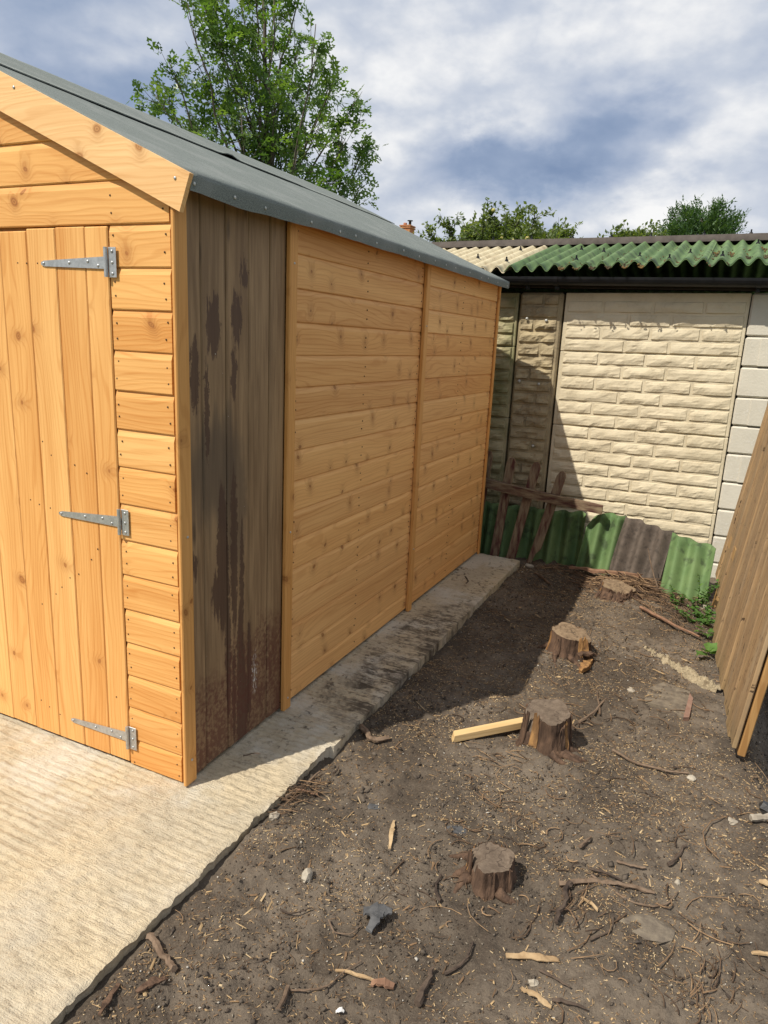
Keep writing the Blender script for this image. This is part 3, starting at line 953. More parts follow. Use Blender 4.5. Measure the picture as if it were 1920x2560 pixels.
def felt(name, sx, off, eave=False, seed=1):
    """sx: list of x from low to high; sheet hugging the roof plane"""
    yy = np.linspace(YF - 0.002, YB, 90)
    cols = [(x, roofz(x) if x >= AX else roofz(2 * AX - x)) for x in sx]
    nrm = np.array([SL, 1.0]) / math.hypot(SL, 1.0)
    rows = []
    for y in yy:
        r = []
        if eave:
            tear = 0.004 * vnoise(y * 6, 0, 0, 31) + 0.002 * vnoise(y * 30, 0, 0, 35)
            deep = 0.038 + tear + 0.004 * math.exp(-((y - 0.22) / 0.10) ** 2) - 0.005 * smooth((y - 0.4) / 0.3)
            r.append((RX + 0.001 + 0.003 * vnoise(y * 5, 3, 0, 36), y, RZ - deep))
            r.append((RX + 0.003, y, RZ - 0.022))
            r.append((RX + 0.002, y, RZ - 0.004))
        for i, (x, z) in enumerate(cols):
            d = off + 0.0042 * (fbm(x, y, 0, 3.0, 3, seed) + 0.5)
            if i == 0 and not eave:
                d += 0.0035 * max(0.0, fbm(y, 0.0, 0, 3.0, 3, 77)) + 0.012 * math.exp(-((y - 1.25) / 0.05) ** 2)
            s_ = 1 if x >= AX else -1
            r.append((x + s_ * nrm[0] * d, y, z + nrm[1] * d))
        rows.append(r)
    A = np.array(rows)
    ny, nx = A.shape[:2]
    B = A.copy()
    B[..., 2] -= 0.0035
    V = np.concatenate([A.reshape(-1, 3), B.reshape(-1, 3)])
    i = np.arange(nx * ny).reshape(ny, nx)
    q = lambda a: np.stack([a[:-1, :-1], a[1:, :-1], a[1:, 1:], a[:-1, 1:]], -1).reshape(-1, 4)
    F = [q(i), q(i + nx * ny)[:, ::-1]]
    o = nx * ny
    for e in (i[0], i[-1], i[:, 0], i[:, -1]):
        F.append(np.stack([e[:-1], e[1:], e[1:] + o, e[:-1] + o], 1))
    return mk(name, V, np.concatenate(F), M_felt, roof, smooth_=True)


felt('felt_sheet', np.linspace(RX, -0.84, 14), 0.0015, True, 3)
felt('felt_sheet', list(np.linspace(-0.765, AX, 9)) + list(np.linspace(AX - 0.02, -2.5, 6)), 0.0085, False, 9)
clo = mesh_data('felt_nail', *tube([(0, 0, 0), (0.0015, 0, 0), (0.0025, 0, 0)], [0.0052, 0.005, 0.002], 8), M_clout, True)
for i in range(17):
    y = 0.0 + i * 0.188 + random.uniform(-0.05, 0.05)
    share('felt_nail', clo, (RX + 0.0035, y, RZ - 0.020 + random.uniform(-0.006, 0.006)), roof)
for sgn in (1, -1):
    P = [(0.0745, 1.8135), (AX, roofz(AX) + 0.004), (AX, roofz(AX) - 0.100), (0.0385, 1.722)]
    if sgn < 0:
        P = [(2 * AX - x - 0.001, z) for x, z in P]
    V, F = extrude(P, 1, -0.019, -0.0035)
    mk('bargeboard', V, F, M_barge, roof)
for x, z in ((RX - 0.035, RZ - 0.012), (-0.545, 2.066), (-1.15, 2.33)):
    share('screw', scr, (x, -0.019, z), roof)

# ------------------------------------------------------------------ concrete sectional garage behind
YG = 3.455
gar = thing('garage', 'cream concrete block garage with corrugated roof at the end of the plot', 'garage', (0.3, YG + 1.2, -0.1))


def tz(x, z):
    return z + 0.014 * (x - 0.9)


def slant(V):
    V = np.array(V, float)
    V[:, 2] += 0.014 * (V[:, 0] - 0.9)
    return V


def rock(x0, x1, z0, z1, proud, amp, seed, y=YG):
    """split-faced brick standing proud of its panel"""
    nx = 14 if x1 - x0 > 0.2 else 8
    nz = 6
    sx = np.linspace(0, 1, nx + 1); sz = np.linspace(0, 1, nz + 1)
    sx[1] = 0.006 / (x1 - x0); sx[-2] = 1 - sx[1]
    sz[1] = 0.075; sz[-2] = 0.925
    A = []
    for j_, b in enumerate(sz):
        for i_, a in enumerate(sx):
            x = x0 + (x1 - x0) * a; z = z0 + (z1 - z0) * b
            bd = (a in (0, 1)) or (b in (0, 1))
            if bd:
                A.append((x, y + 0.004, z))
            else:
                d = proud + amp * (1.9 * fbm(x, z * 1.6, seed, 19, 3, 90, 0.5) + 0.45 * (0.45 - b)) - (0.004 if (i_ in (1, nx - 1) or j_ in (1, nz - 1)) else 0)
                A.append((x + 0.002 * vnoise(x * 60, z * 60, seed), y - max(d, 0.003), z + 0.002 * vnoise(x * 50, z * 50, seed + 3)))
    F = []
    for j in range(nz):
        for i in range(nx):
            a = j * (nx + 1) + i
            F.append([a, a + 1, a + nx + 2, a + nx + 1])
    return slant(A), F


ROW = 0.0838
JZ = 0.41
WX0, WX1 = 0.347, 1.468
for pi, (k0, k1) in enumerate(((-4, 0), (0, 6), (6, 12), (12, 17))):
    z0, z1 = JZ + ROW * k0, min(JZ + ROW * k1, 1.80)
    V, F = cbox(WX0, WX1, YG, YG + 0.06, z0 + 0.0015, z1 - 0.0015, 0.004)
    pan = mk('wall_panel', slant(V), F, M_cream, gar)
    for k in range(k0, k1):
        a, b = JZ + ROW * k, JZ + ROW * (k + 1)
        if b > 1.82: continue
        cuts = [0.363, 0.605, 0.909, 1.213, 1.456] if (k - k0) % 2 == (1 if k0 >= 0 else 1) else [0.363, 0.767, 1.040, 1.456]
        if k in (11, 5, 15): cuts = [0.363, 0.605, 0.909, 1.213, 1.456]
        cuts = [c + (random.uniform(-0.006, 0.006) if 0.4 < c < 1.4 else 0) for c in cuts]
        for i in range(len(cuts) - 1):
            V, F = rock(cuts[i] + 0.0055, cuts[i + 1] - 0.0055, a + 0.005, b - 0.0055, 0.0098, 0.0050, k * 7.3 + i * 3.1)
            mk('brick', V, F, M_cream, pan, smooth_=False)
# buff stone pier and the mossy panel left of it
V, F = cbox(0.037, 0.333, YG - 0.004, YG + 0.06, 0.0, 1.80, 0.012)
pier = mk('pier', slant(V), F, M_stone, gar)
for k in range(-4, 17):
    a, b = 0.455 + ROW * k, 0.455 + ROW * (k + 1)
    if b > 1.82 or a < 0.02: continue
    cuts = {0: [0.046, 0.312], 1: [0.046, 0.150, 0.312], 2: [0.046, 0.312], 3: [0.046, 0.205, 0.312]}[k % 4]
    for i in range(len(cuts) - 1):
        V, F = rock(cuts[i] + 0.005, cuts[i + 1] - 0.006, a + 0.008, b - 0.006, 0.015, 0.013, 200 + k * 5.1 + i, YG - 0.004)
        mk('brick', V, F, M_stone, pier)
bolt = mesh_data('wall_bolt', *tube([(0, 0, 0), (0, -0.008, 0), (0, -0.012, 0)], [0.011, 0.010, 0.004], 10), M_clout, True)
for x, z in ((0.10, 1.625), (0.235, 1.615), (0.085, 1.20), (0.225, 1.185), (0.225, 0.75)):
    share('wall_bolt', bolt, (x, YG - 0.02, tz(x, z)), gar)
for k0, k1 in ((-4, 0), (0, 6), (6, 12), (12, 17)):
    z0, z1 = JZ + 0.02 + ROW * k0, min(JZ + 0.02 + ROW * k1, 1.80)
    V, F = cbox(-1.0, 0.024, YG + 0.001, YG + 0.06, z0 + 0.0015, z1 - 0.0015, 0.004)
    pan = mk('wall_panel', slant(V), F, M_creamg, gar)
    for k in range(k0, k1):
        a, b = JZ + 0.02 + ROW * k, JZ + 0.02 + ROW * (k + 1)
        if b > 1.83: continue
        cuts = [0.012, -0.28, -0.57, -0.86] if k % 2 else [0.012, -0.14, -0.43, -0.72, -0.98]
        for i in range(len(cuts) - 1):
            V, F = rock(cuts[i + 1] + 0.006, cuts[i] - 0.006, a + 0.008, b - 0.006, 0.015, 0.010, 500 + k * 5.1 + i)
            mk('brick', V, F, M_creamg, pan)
# corner post of grey painted blocks
zj = [-0.11, 0.08, 0.264, 0.445, 0.626, 0.812, 0.991, 1.17, 1.357, 1.54, 1.80]
for i in range(len(zj) - 1):
    V, F = cbox(1.474, 1.800, YG - 0.012, YG + 0.16, zj[i] + 0.003, zj[i + 1] - 0.003, 0.010)
    V = V.copy()
    pb = mk('post_block', slant(V), F, M_post, gar)
    if i % 2 == 0:
        V, F = cbox(1.560, 1.655, YG - 0.017, YG, zj[i] + 0.006, zj[i + 1] - 0.006, 0.004)
        mk('raised_pad', slant(V), F, M_post, pb)
mk('side_wall', *cbox(1.50, 1.785, YG + 0.162, 6.3, -0.11, 1.80, 0.004), M_post, gar)
mk('side_wall', *cbox(-1.60, -1.50, YG + 0.07, 6.3, -0.11, 1.80, 0.004), M_creamg, gar)
mk('rear_wall', *cbox(-1.5, 1.5, 6.2, 6.3, -0.11, 1.80, 0.004), M_creamg, gar)
mk('inner_wall', *cbox(-1.5, 1.5, YG + 0.062, YG + 0.10, -0.11, 1.80, 0.004), M_dark, gar)
mk('fascia_board', *cbox(-1.6, 2.0, YG - 0.075, YG - 0.055, 1.815, 1.888, 0.003), M_dark, gar)
mk('wall_plate', *cbox(-1.6, 1.64, YG - 0.05, YG + 0.10, 1.822, 1.868, 0.003), M_dark, gar)

# corrugated roof: crests run up the slope
RP = 0.098


def corr(x0, x1, y0, y1, zf, amp, pitch, thick, phase=0.0, seg=10, ny=14, jag=0.0, seed=0):
    n = max(8, int((x1 - x0) / pitch * seg))
    xs = np.linspace(x0, x1, n + 1)
    ts = np.linspace(0, 1, ny + 1)
    A = np.zeros((ny + 1, n + 1, 3))
    for j, t in enumerate(ts):
        y = y0 + (y1 - y0) * t + (jag * fbm(xs, xs * 0, seed, 14, 3, 5) if j == 0 else 0)
        A[j, :, 0] = xs
        A[j, :, 1] = y
        A[j, :, 2] = zf(xs, y) + amp * np.cos((xs + phase) * 2 * math.pi / pitch)
    B = A.copy(); B[..., 2] -= thick
    o = (ny + 1) * (n + 1)
    i = np.arange(o).reshape(ny + 1, n + 1)
    q = lambda a: np.stack([a[:-1, :-1], a[:-1, 1:], a[1:, 1:], a[1:, :-1]], -1).reshape(-1, 4)
    F = [q(i), q(i + o)[:, ::-1]]
    for e in (i[0], i[-1], i[:, 0], i[:, -1]):
        F.append(np.stack([e[:-1], e[1:], e[1:] + o, e[:-1] + o], 1))
    return np.concatenate([A.reshape(-1, 3), B.reshape(-1, 3)]), np.concatenate(F)


def groof(x, y):
    return 1.905 + 0.030 * (np.asarray(x) - 0.1) + (0.232 - 0.013 * np.asarray(x)) * (np.asarray(y) - 3.18)


for (x0, x1, m, lift, nm, lab) in ((-1.65, -0.75, M_creamsh, 0.0, 'roof_sheet', None), (-0.78, 0.02, M_creamsh, 0.003, 'roof_sheet', 'cream painted corrugated sheet'),
                                   (-0.04, 0.60, M_green, 0.008, 'roof_sheet', None), (0.56, 1.20, M_green, 0.013, 'roof_sheet', None), (1.16, 1.98, M_green, 0.008, 'roof_sheet', None)):
    V, F = corr(x0, x1, 3.265 + random.uniform(-0.008, 0.008), 4.70, lambda x, y, l=lift: groof(x, y) + l, 0.021, RP, 0.007)
    mk(nm, V, F, m, gar, smooth_=True, label=lab)
V, F = corr(-1.65, 1.98, 4.80, 6.4, lambda x, y: groof(x, 4.70) - 0.22 * (y - 4.7), 0.0185, RP, 0.006)
mk('roof_sheet', V, F, M_green, gar, smooth_=True)
# ridge flashing strip
xs = np.linspace(-1.65, 1.98, 60)
P = []
for x in xs:
    b = groof(x, 4.60) + 0.012 + 0.004 * vnoise(x * 6, 0, 0, 3)
    P.append([(x, 4.56, b), (x, 4.565, b + 0.050 + 0.004 * vnoise(x * 3, 1, 0, 5)), (x, 4.72, b + 0.072), (x, 4.90, b + 0.02), (x, 4.90, b - 0.04)])
P = np.array(P)
i = np.arange(len(xs) * 5).reshape(len(xs), 5)
F = np.stack([i[:-1, :-1], i[1:, :-1], i[1:, 1:], i[:-1, 1:]], -1).reshape(-1, 4)
mk('ridge_flashing', P.reshape(-1, 3), F, M_flash, gar, smooth_=True)
bl = mesh_data('roof_bolt', *join([tube([(0, 0, 0), (0, 0, 0.012)], [0.014, 0.009], 8), tube([(0, 0, 0.012), (0, 0, 0.030)], [0.006, 0.006], 6)]), M_gutter)
for x in (-0.55, -0.22, 0.12, 0.42, 0.72, 1.10, 1.42, 1.75):
    share('roof_bolt', bl, (x, 4.60, groof(x, 4.60) + 0.066), gar, rot=(0.1, 0, 0))
for x, y in ((-0.40, 3.75), (-0.10, 3.5), (-0.19, 4.2), (0.36, 3.45), (0.50, 3.9), (0.79, 3.5), (0.94, 3.32), (1.09, 3.62), (1.235, 3.4), (1.60, 3.8), (0.28, 4.1), (1.45, 4.2)):
    x = round(x / RP) * RP
    share('roof_bolt', bl, (x, y, groof(x, y) + 0.026), gar, rot=(0.22, 0, 0))
# moss in the troughs
n = 2600
x = (np.floor(RNG.uniform(0.3, 1.95, n) / RP) + 0.5) * RP + RNG.normal(0, 0.011, n)
y = 3.2 + RNG.beta(1, 2.2, n) * 1.3
keep = (fbm(x, y, 0, 7, 3, 55) > 0.03)
x, y = x[keep], y[keep]
z = groof(x, y) + 0.021 * np.cos(x * 2 * math.pi / RP) + 0.012
OV = np.array([(1, 0, 0), (-1, 0, 0), (0, 1, 0), (0, -1, 0), (0, 0, 1), (0, 0, -1)], float)
OF = [(0, 2, 4), (2, 1, 4), (1, 3, 4), (3, 0, 4), (2, 0, 5), (1, 2, 5), (3, 1, 5), (0, 3, 5)]
d = RNG.normal(size=(len(x), 3)); u = RNG.normal(size=(len(x), 3))
V, F = inst(OV, OF, np.stack([x, y, z], 1), frames(d, u), RNG.uniform(0.003, 0.009, (len(x), 3)))
mk('moss', V, F, M_moss, gar, tint=np.repeat(np.clip(fbm(x, y, 0, 5, 2, 7) + 0.5 + RNG.uniform(-.2, .2, len(x)), 0, 1), 8), kind='stuff')
# gutter
R_ = 0.050
th = np.linspace(math.pi, 2 * math.pi, 11)
yc, zc = YG - 0.128, 1.878
prof = [(yc + R_ * math.cos(t), zc + R_ * math.sin(t)) for t in th] + [(yc + (R_ - 0.004) * math.cos(t), zc + (R_ - 0.004) * math.sin(t)) for t in th[::-1]]
V, F = extrude(prof, 0, -1.6, 2.0)
mk('gutter', V, F, M_gutter, gar)
for x in (-0.6, 0.10, 0.30, 1.495):
    prof = [(yc + (R_ + 0.004) * math.cos(t), zc + (R_ + 0.004) * math.sin(t)) for t in th] + [(yc + (R_ + 0.0005) * math.cos(t), zc + (R_ + 0.0005) * math.sin(t)) for t in th[::-1]]
    V, F = extrude(prof, 0, x - 0.014, x + 0.014)
    V2, F2 = cbox(x - 0.012, x + 0.012, yc + 0.02, YG - 0.06, zc - 0.075, zc - 0.048, 0.004)
    mk('gutter_bracket', *join([(V, F), (V2, F2)]), M_gutter, gar)


# ------------------------------------------------------------------ cement sheets leaning on the garage
def lean_sheet(name, label, A, B, top, lean, m, pitch=0.112, amp=0.030, phase=0.0, seed=1, round_l=0.0, skew=0.0, group=None):
    """A, B: base corners (x, y, z); top: z of the left and right top corners; lean: +y shift of the top"""
    A, B = np.array(A, float), np.array(B, float)
    L_ = np.linalg.norm((B - A)[:2])
    n = int(L_ / pitch * 14)
    s = np.linspace(0, 1, n + 1)
    t = np.linspace(0, 1, 13)
    dirv = (B - A) / L_
    nrm = np.array([dirv[1], -dirv[0], 0.0])
    G = np.zeros((13, n + 1, 3))
    ztop = top[0] + (top[1] - top[0]) * s - round_l * np.clip(1 - s / 0.45, 0, 1) ** 2 + 0.010 * fbm(s * L_, s * 0, seed, 12, 3, 3)
    for j, tt in enumerate(t):
        base = A[None] + (B - A)[None] * s[:, None]
        G[j] = base
        G[j, :, 2] = base[:, 2] + (ztop - base[:, 2]) * tt
        G[j, :, 1] += lean * tt
        G[j, :, 0] += skew * tt
        G[j] += nrm[None] * (amp * np.cos((s * L_ + phase) * 2 * math.pi / pitch))[:, None]
    Bk = G - nrm[None, None] * 0.007
    o = 13 * (n + 1)
    i = np.arange(o).reshape(13, n + 1)
    q = lambda a: np.stack([a[:-1, :-1], a[:-1, 1:], a[1:, 1:], a[1:, :-1]], -1).reshape(-1, 4)
    F = [q(i), q(i + o)[:, ::-1]]
    for e in (i[0], i[-1], i[:, 0], i[:, -1]):
        F.append(np.stack([e[:-1], e[1:], e[1:] + o, e[:-1] + o], 1))
    V = np.concatenate([G.reshape(-1, 3), Bk.reshape(-1, 3)])
    return mk(name, V, np.concatenate(F), m, base=tuple(A), smooth_=True, label=label, cat='roofing sheet', group=group)


lean_sheet('corrugated_sheet', 'wide green corrugated sheet in shade behind the broken picket fence', (-0.30, 3.225, -0.09), (0.67, 3.225, -0.09), (0.30, 0.335), 0.085, M_green, phase=0.03, seed=2)
lean_sheet('corrugated_sheet', 'green corrugated sheet half in sun beside the dark brown one', (0.655, 3.135, -0.06), (0.905, 3.135, -0.04), (0.375, 0.362), 0.13, M_green, phase=0.02, seed=5, round_l=0.13, skew=0.03)
lean_sheet('corrugated_sheet', 'dark brown bare corrugated sheet leaning against the garage', (0.865, 3.05, -0.05), (1.185, 2.97, -0.05), (0.365, 0.315), 0.22, M_brownsh, phase=0.06, seed=8, amp=0.030, skew=0.045)
lean_sheet('corrugated_sheet', 'sunlit green corrugated sheet next to the weeds and the wooden fence', (1.205, 2.84, -0.06), (1.475, 2.80, -0.06), (0.315, 0.272), 0.33, M_green, phase=0.055, seed=11, skew=0.02)

# ------------------------------------------------------------------ broken picket fence
pk = thing('picket_fence', 'broken maroon picket fence leaning behind the shed corner', 'fence', (0.2, 3.13, -0.05))


def picket(bx, bz, tx, tz_, w_, y0, y1, seed, broken=False):
    rr = random.Random(seed)
    up = np.array([tx - bx, 0, tz_ - bz]); Ln = np.linalg.norm(up); up /= Ln
    sd = np.array([up[2], 0, -up[0]])
    h = w_ / 2
    out = [(-h, 0), (h, 0), (h, Ln - 0.035), (h * 0.55, Ln - 0.008), (0, Ln), (-h * 0.6, Ln - 0.010), (-h, Ln - 0.04)]
    if broken:
        out[0] = (-h, -0.02); out[1] = (-h * 0.1, 0.0); out.insert(2, (h * 0.2, 0.08)); out.insert(3, (h, 0.13))
    ring = []
    for k, (a, b) in enumerate(out):
        ring.append((a, b))
    V = []
    for dpt in (0.0, 0.018):
        for a, b in ring:
            p = np.array([bx, 0, bz]) + sd * a + up * b
            f = b / Ln
            V.append((p[0], y0 + (y1 - y0) * f + dpt, p[2]))
    n = len(ring)
    F = [list(range(n)), list(range(n, 2 * n))[::-1]] + [[i, n + i, n + (i + 1) % n, (i + 1) % n] for i in range(n)]
    return V, F


for k, (bx, bz, tx, t_) in enumerate(((-0.075, -0.03, -0.035, 0.70), (0.088, -0.045, 0.132, 0.672), (0.205, -0.055, 0.312, 0.660), (0.355, -0.05, 0.493, 0.617))):
    V, F = picket(bx, bz, tx, t_, 0.062, 3.145, 3.235, k, k == 3)
    mk('picket', V, F, M_picket, pk)
pts = []
for t in np.linspace(0, 1, 12):
    x = -0.30 + 1.085 * t
    zt = 0.548 - 0.118 * t - 0.012 * math.sin(t * 3.0) + 0.003 * vnoise(t * 14, 0, 0, 2)
    zb = zt - 0.066 + 0.010 * t
    pts.append((x, zt, zb))
V = []
for x, zt, zb in pts:
    y = 3.170
    V += [(x, y, zb), (x, y, zt), (x, y + 0.032, zt + 0.004), (x, y + 0.032, zb + 0.004)]
F = []
for i in range(len(pts) - 1):
    for j in range(4):
        F.append([i * 4 + j, i * 4 + (j + 1) % 4, i * 4 + 4 + (j + 1) % 4, i * 4 + 4 + j])
F += [[0, 3, 2, 1], [len(V) - 4, len(V) - 3, len(V) - 2, len(V) - 1]]
mk('rail', V, [f[::-1] for f in F], M_rail, pk)

# ------------------------------------------------------------------ leaning board fence on the right
fn = thing('wooden_fence', 'rough sawn brown board fence panel leaning along the right edge', 'fence', (1.60, 2.0, -0.02))
FA, FB = np.array([1.592, 1.07, 0.02]), np.array([1.472, 3.06, 0.00])
fl = np.linalg.norm((FB - FA)[:2])
fd = (FB - FA) / fl


def fpt(s, d, h):
    """s along the fence, d depth behind the face, h up the leaning face"""
    tau = math.radians(5.5 + 1.2 * s / fl)
    up = np.array([math.sin(tau), 0.0, math.cos(tau)])
    nr = np.array([math.cos(tau), 0.06, -math.sin(tau)])
    return FA + fd * s + nr * d + up * h


def fbox(s0, s1, d0, d1, h0_, h1, b=0.003):
    V, F = cbox(s0, s1, d0, d1, h0_, h1, b)
    W = np.array([fpt(*v) for v in V])
    # keep faces outwards whatever the handedness
    c = W.mean(0)
    out = []
    for f in F:
        p = W[f]
        nn = np.cross(p[1] - p[0], p[2] - p[0])
        out.append(f if nn @ (p.mean(0) - c) > 0 else f[::-1])
    return W, out


s = 0.0
k = 0
while s < fl - 0.02:
    wd = random.uniform(0.118, 0.142)
    foot = 0.0 + random.uniform(-0.010, 0.030)
    if s > 1.45: foot = 0.10 + 0.16 * (s - 1.45) + random.uniform(-0.02, 0.02)
    if s > fl - 0.22: foot = 0.13
    dp = 0.006 * (k % 2) + (0.020 if s > 1.28 else 0.0) + random.uniform(-0.002, 0.002)
    V, F = fbox(s, min(s + wd - 0.003, fl), dp, 0.016 + dp, foot, 1.55, 0.003)
    # a little waney warp
    V = V + np.stack([0.003 * vnoise(V[:, 1] * 9, V[:, 2] * 5, k), 0 * V[:, 0], 0 * V[:, 0]], 1)
    mk('fence_board', V, F, M_fence, fn)
    s += wd
    k += 1
mk('fence_post', *fbox(-0.002, 0.040, 0.026, 0.052, 0.003, 1.55, 0.003), M_fend, fn)
mk('fence_post', *fbox(1.7, 1.76, 0.024, 0.074, -0.10, 1.55, 0.003), M_fend, fn)
for hh in (0.35, 1.2):
    mk('fence_rail', *fbox(0.05, fl - 0.02, 0.024, 0.06, hh, hh + 0.07, 0.003), M_fend, fn)


# ------------------------------------------------------------------ tree stumps
def stump(label, bx, by, r, h, seed, flare=0.35, tilt=(0.0, 0.0), notch=None, roots=5, cut=None, tornness=3):
    bz = float(gh(bx, by)) - 0.01
    t = thing('tree_stump', label, 'tree stump', (bx, by, bz), 'cut tree stumps in the soil')
    n = 84
    th = np.linspace(0, 2 * math.pi, n, endpoint=False)
    rings = []
    lv = np.linspace(-0.05, 1.0, 13)
    lobe = 1 + 0.10 * np.cos(3 * th + seed) * 0.6 + 0.06 * np.cos(5 * th + 2 * seed)
    for l in lv:
        rad = r * lobe * (1 + flare * max(0, 1 - l) ** 2.2 * (0.6 + 0.9 * np.clip(fbm(np.cos(th) * 1.3, np.sin(th) * 1.3, seed, 1.6, 2, 3) + 0.4, 0, 1)))
        rad = rad * (1 + 0.075 * fbm(np.cos(th) * 6, np.sin(th) * 6, l * 0.8 + seed, 1.8, 4, 6, 0.7) + 0.03 * fbm(th * 3, l * h * 90, seed, 1.0, 2, 16))
        z = l * h + (0.0 if l < 0.9 else 0.008 * fbm(np.cos(th) * 2, np.sin(th) * 2, seed, 2.2, 3, 8))
        if notch is not None and l > 0.55:
            dd = np.angle(np.exp(1j * (th - notch)))
            z = z - (l - 0.55) * h * 0.95 * smooth((0.55 - np.abs(dd)) / 0.25)
        x = np.cos(th) * rad; y = np.sin(th) * rad
        rings.append(np.stack([bx + x, by + y, bz + z + tilt[0] * x * l + tilt[1] * y * l], 1))
    V = np.concatenate(rings)
    F = []
    for k in range(len(lv) - 1):
        for i in range(n):
            j = (i + 1) % n
            F.append([k * n + i, k * n + j, (k + 1) * n + j, (k + 1) * n + i])
    mk('trunk', V, F, M_bark, t, smooth_=True)
    # cut face: rim pulled in a little, surface uneven
    top = rings[-1]
    c = top.mean(0)
    W = [c + (0, 0, 0.002)]
    fr = (0.3, 0.6, 0.85, 1.0)
    for f in fr:
        p = c + (top - c) * f
        p[:, 2] = (c[2] + tilt[0] * (p[:, 0] - bx) + tilt[1] * (p[:, 1] - by)) * (1 - f ** 6) + top[:, 2] * f ** 6
        p[:, 2] += 0.003 * fbm(p[:, 0] * 30, p[:, 1] * 30, seed, 1.0, 3, 4) - (0.0015 if f == 1.0 else 0)
        W += list(p)
    F = [[0, 1 + i, 1 + (i + 1) % n] for i in range(n)]
    for k in range(len(fr) - 1):
        for i in range(n):
            j = (i + 1) % n
            F.append([1 + k * n + i, 1 + (k + 1) * n + i, 1 + (k + 1) * n + j, 1 + k * n + j])
    mk('cut_face', W, F, cut or M_cut, t, smooth_=True)
    # loose strips of bark and torn sapwood on the sides
    rr = random.Random(seed * 13 + 5)
    for q in range(12):
        a = rr.uniform(0, 2 * math.pi)
        wdt = rr.uniform(0.12, 0.38)
        z0, z1 = rr.uniform(0.0, 0.3) * h, rr.uniform(0.75, 1.06) * h
        g_ = []
        na, nz = 4, 5
        torn = q % 3 == 0 if tornness == 3 else q % 4 != 0
        for k in range(nz + 1):
            f = k / nz
            for i in range(na + 1):
                aa = a + wdt * (i / na - 0.5) * (1 - 0.35 * abs(f - 0.4))
                ii = int((aa % (2 * math.pi)) / (2 * math.pi) * n) % n
                zz = z0 + (z1 - z0) * f + (rr.uniform(-0.012, 0.012) if k in (0, nz) else 0)
                l = max(0, min(0.999, zz / h)); kk = int((l + 0.05) / 1.05 * 12)
                rp = rings[kk][ii] * (1 - 0) - np.array([bx, by, bz])
                R0_ = math.hypot(rp[0], rp[1]) + 0.003 + rr.uniform(0, 0.002) + (0.003 * f if not torn else -0.0015)
                g_.append((bx + math.cos(aa) * R0_, by + math.sin(aa) * R0_, bz + zz))
        A_ = np.array(g_)
        cen = np.array([bx, by, 0])
        B_ = A_ - (A_ - cen) * np.array([0.06, 0.06, 0])
        o = len(A_)
        F = []
        for k in range(nz):
            for i in range(na):
                p = k * (na + 1) + i
                F.append([p, p + 1, p + na + 2, p + na + 1])
                F.append([o + p + na + 1, o + p + na + 2, o + p + 1, o + p])
        for k in range(nz):
            p = k * (na + 1); F.append([p, p + na + 1, o + p + na + 1, o + p])
            p += na; F.append([p + na + 1, p, o + p, o + p + na + 1])
        for i in range(na):
            p = nz * (na + 1) + i; F.append([p, p + 1, o + p + 1, o + p])
        mk('torn_wood' if torn else 'bark_strip', np.concatenate([A_, B_]), F, M_split if torn else M_bark, t)
    for q in range(roots):
        a = rr.uniform(0, 2 * math.pi)
        P = []
        L_ = rr.uniform(0.05, 0.11)
        for f in np.linspace(0, 1, 6):
            x = bx + math.cos(a + 0.4 * f) * (r * 1.02 + L_ * f); y = by + math.sin(a + 0.4 * f) * (r * 1.02 + L_ * f)
            P.append((x, y, float(gh(x, y)) + 0.016 * (1 - f) - 0.004))
        mk('root', *tube(P, np.linspace(0.018, 0.005, 6), 7, True, q, 0.3), M_bark, t, smooth_=True)
    return t


stump('tallest stump, flat grey top and fibrous bark, against the pale timber offcut', 0.972, 0.845, 0.080, 0.148, 3, 0.26, (0.02, 0.10), notch=4.0)
stump('orange-sided stump on the edge of the shed shadow', 0.888, 1.755, 0.090, 0.105, 7, 0.22, (-0.18, 0.05), notch=None, cut=M_cuttan, tornness=1)
stump('low ragged stump beside the twig heap at the back', 0.985, 2.715, 0.095, 0.060, 12, 0.30, (-0.12, 0.05), notch=5.2, cut=M_cuttan)
stump('nearest stump, small and dark with a torn orange side', 0.990, 0.095, 0.058, 0.088, 17, 0.26, (0.0, 0.04), notch=3.6)


# ------------------------------------------------------------------ sticks, chips, stones
def resample(P, n=10):
    P = np.array(P, float)
    if len(P) > 2:   # Catmull-Rom
        Q = np.concatenate([[2 * P[0] - P[1]], P, [2 * P[-1] - P[-2]]])
        out = []
        for i in range(len(P) - 1):
            p0, p1, p2, p3 = Q[i:i + 4]
            for t in np.linspace(0, 1, 5)[:-1]:
                out.append(0.5 * (2 * p1 + (p2 - p0) * t + (2 * p0 - 5 * p1 + 4 * p2 - p3) * t * t + (3 * p1 - p0 - 3 * p2 + p3) * t ** 3))
        out.append(P[-1])
        return np.array(out)
    return P[0] + (P[1] - P[0]) * np.linspace(0, 1, 6)[:, None]


_sd = [100]


def stick(label, pts, r, m=None, name='stick', cat='stick', lift=0.0, taper=0.55, zend=None, group='sticks and roots on the soil'):
    _sd[0] += 1
    P = resample(pts)
    n = len(P)
    z = gh(P[:, 0], P[:, 1]) + r * 0.75 + lift + 0.004
    z = 0.5 * z + 0.5 * np.linspace(z[0], z[-1], n) + 0.003 * vnoise(np.arange(n) * 0.7, _sd[0], 0, 3) + 0.004
    if zend is not None:
        z = z + np.linspace(zend[0], zend[1], n)
    P = np.concatenate([P, z[:, None]], 1)
    P[:, :2] += 0.22 * r * np.random.default_rng(_sd[0]).normal(size=(n, 2))
    V, F = tube(P, np.linspace(r, r * taper, n) * (1 + 0.2 * vnoise(np.arange(n) * 0.9, _sd[0], 0, 9)), 6, True, _sd[0], 0.42)
    return mk(name, V, F, m or M_stick, smooth_=False, label=label, cat=cat, group=group)


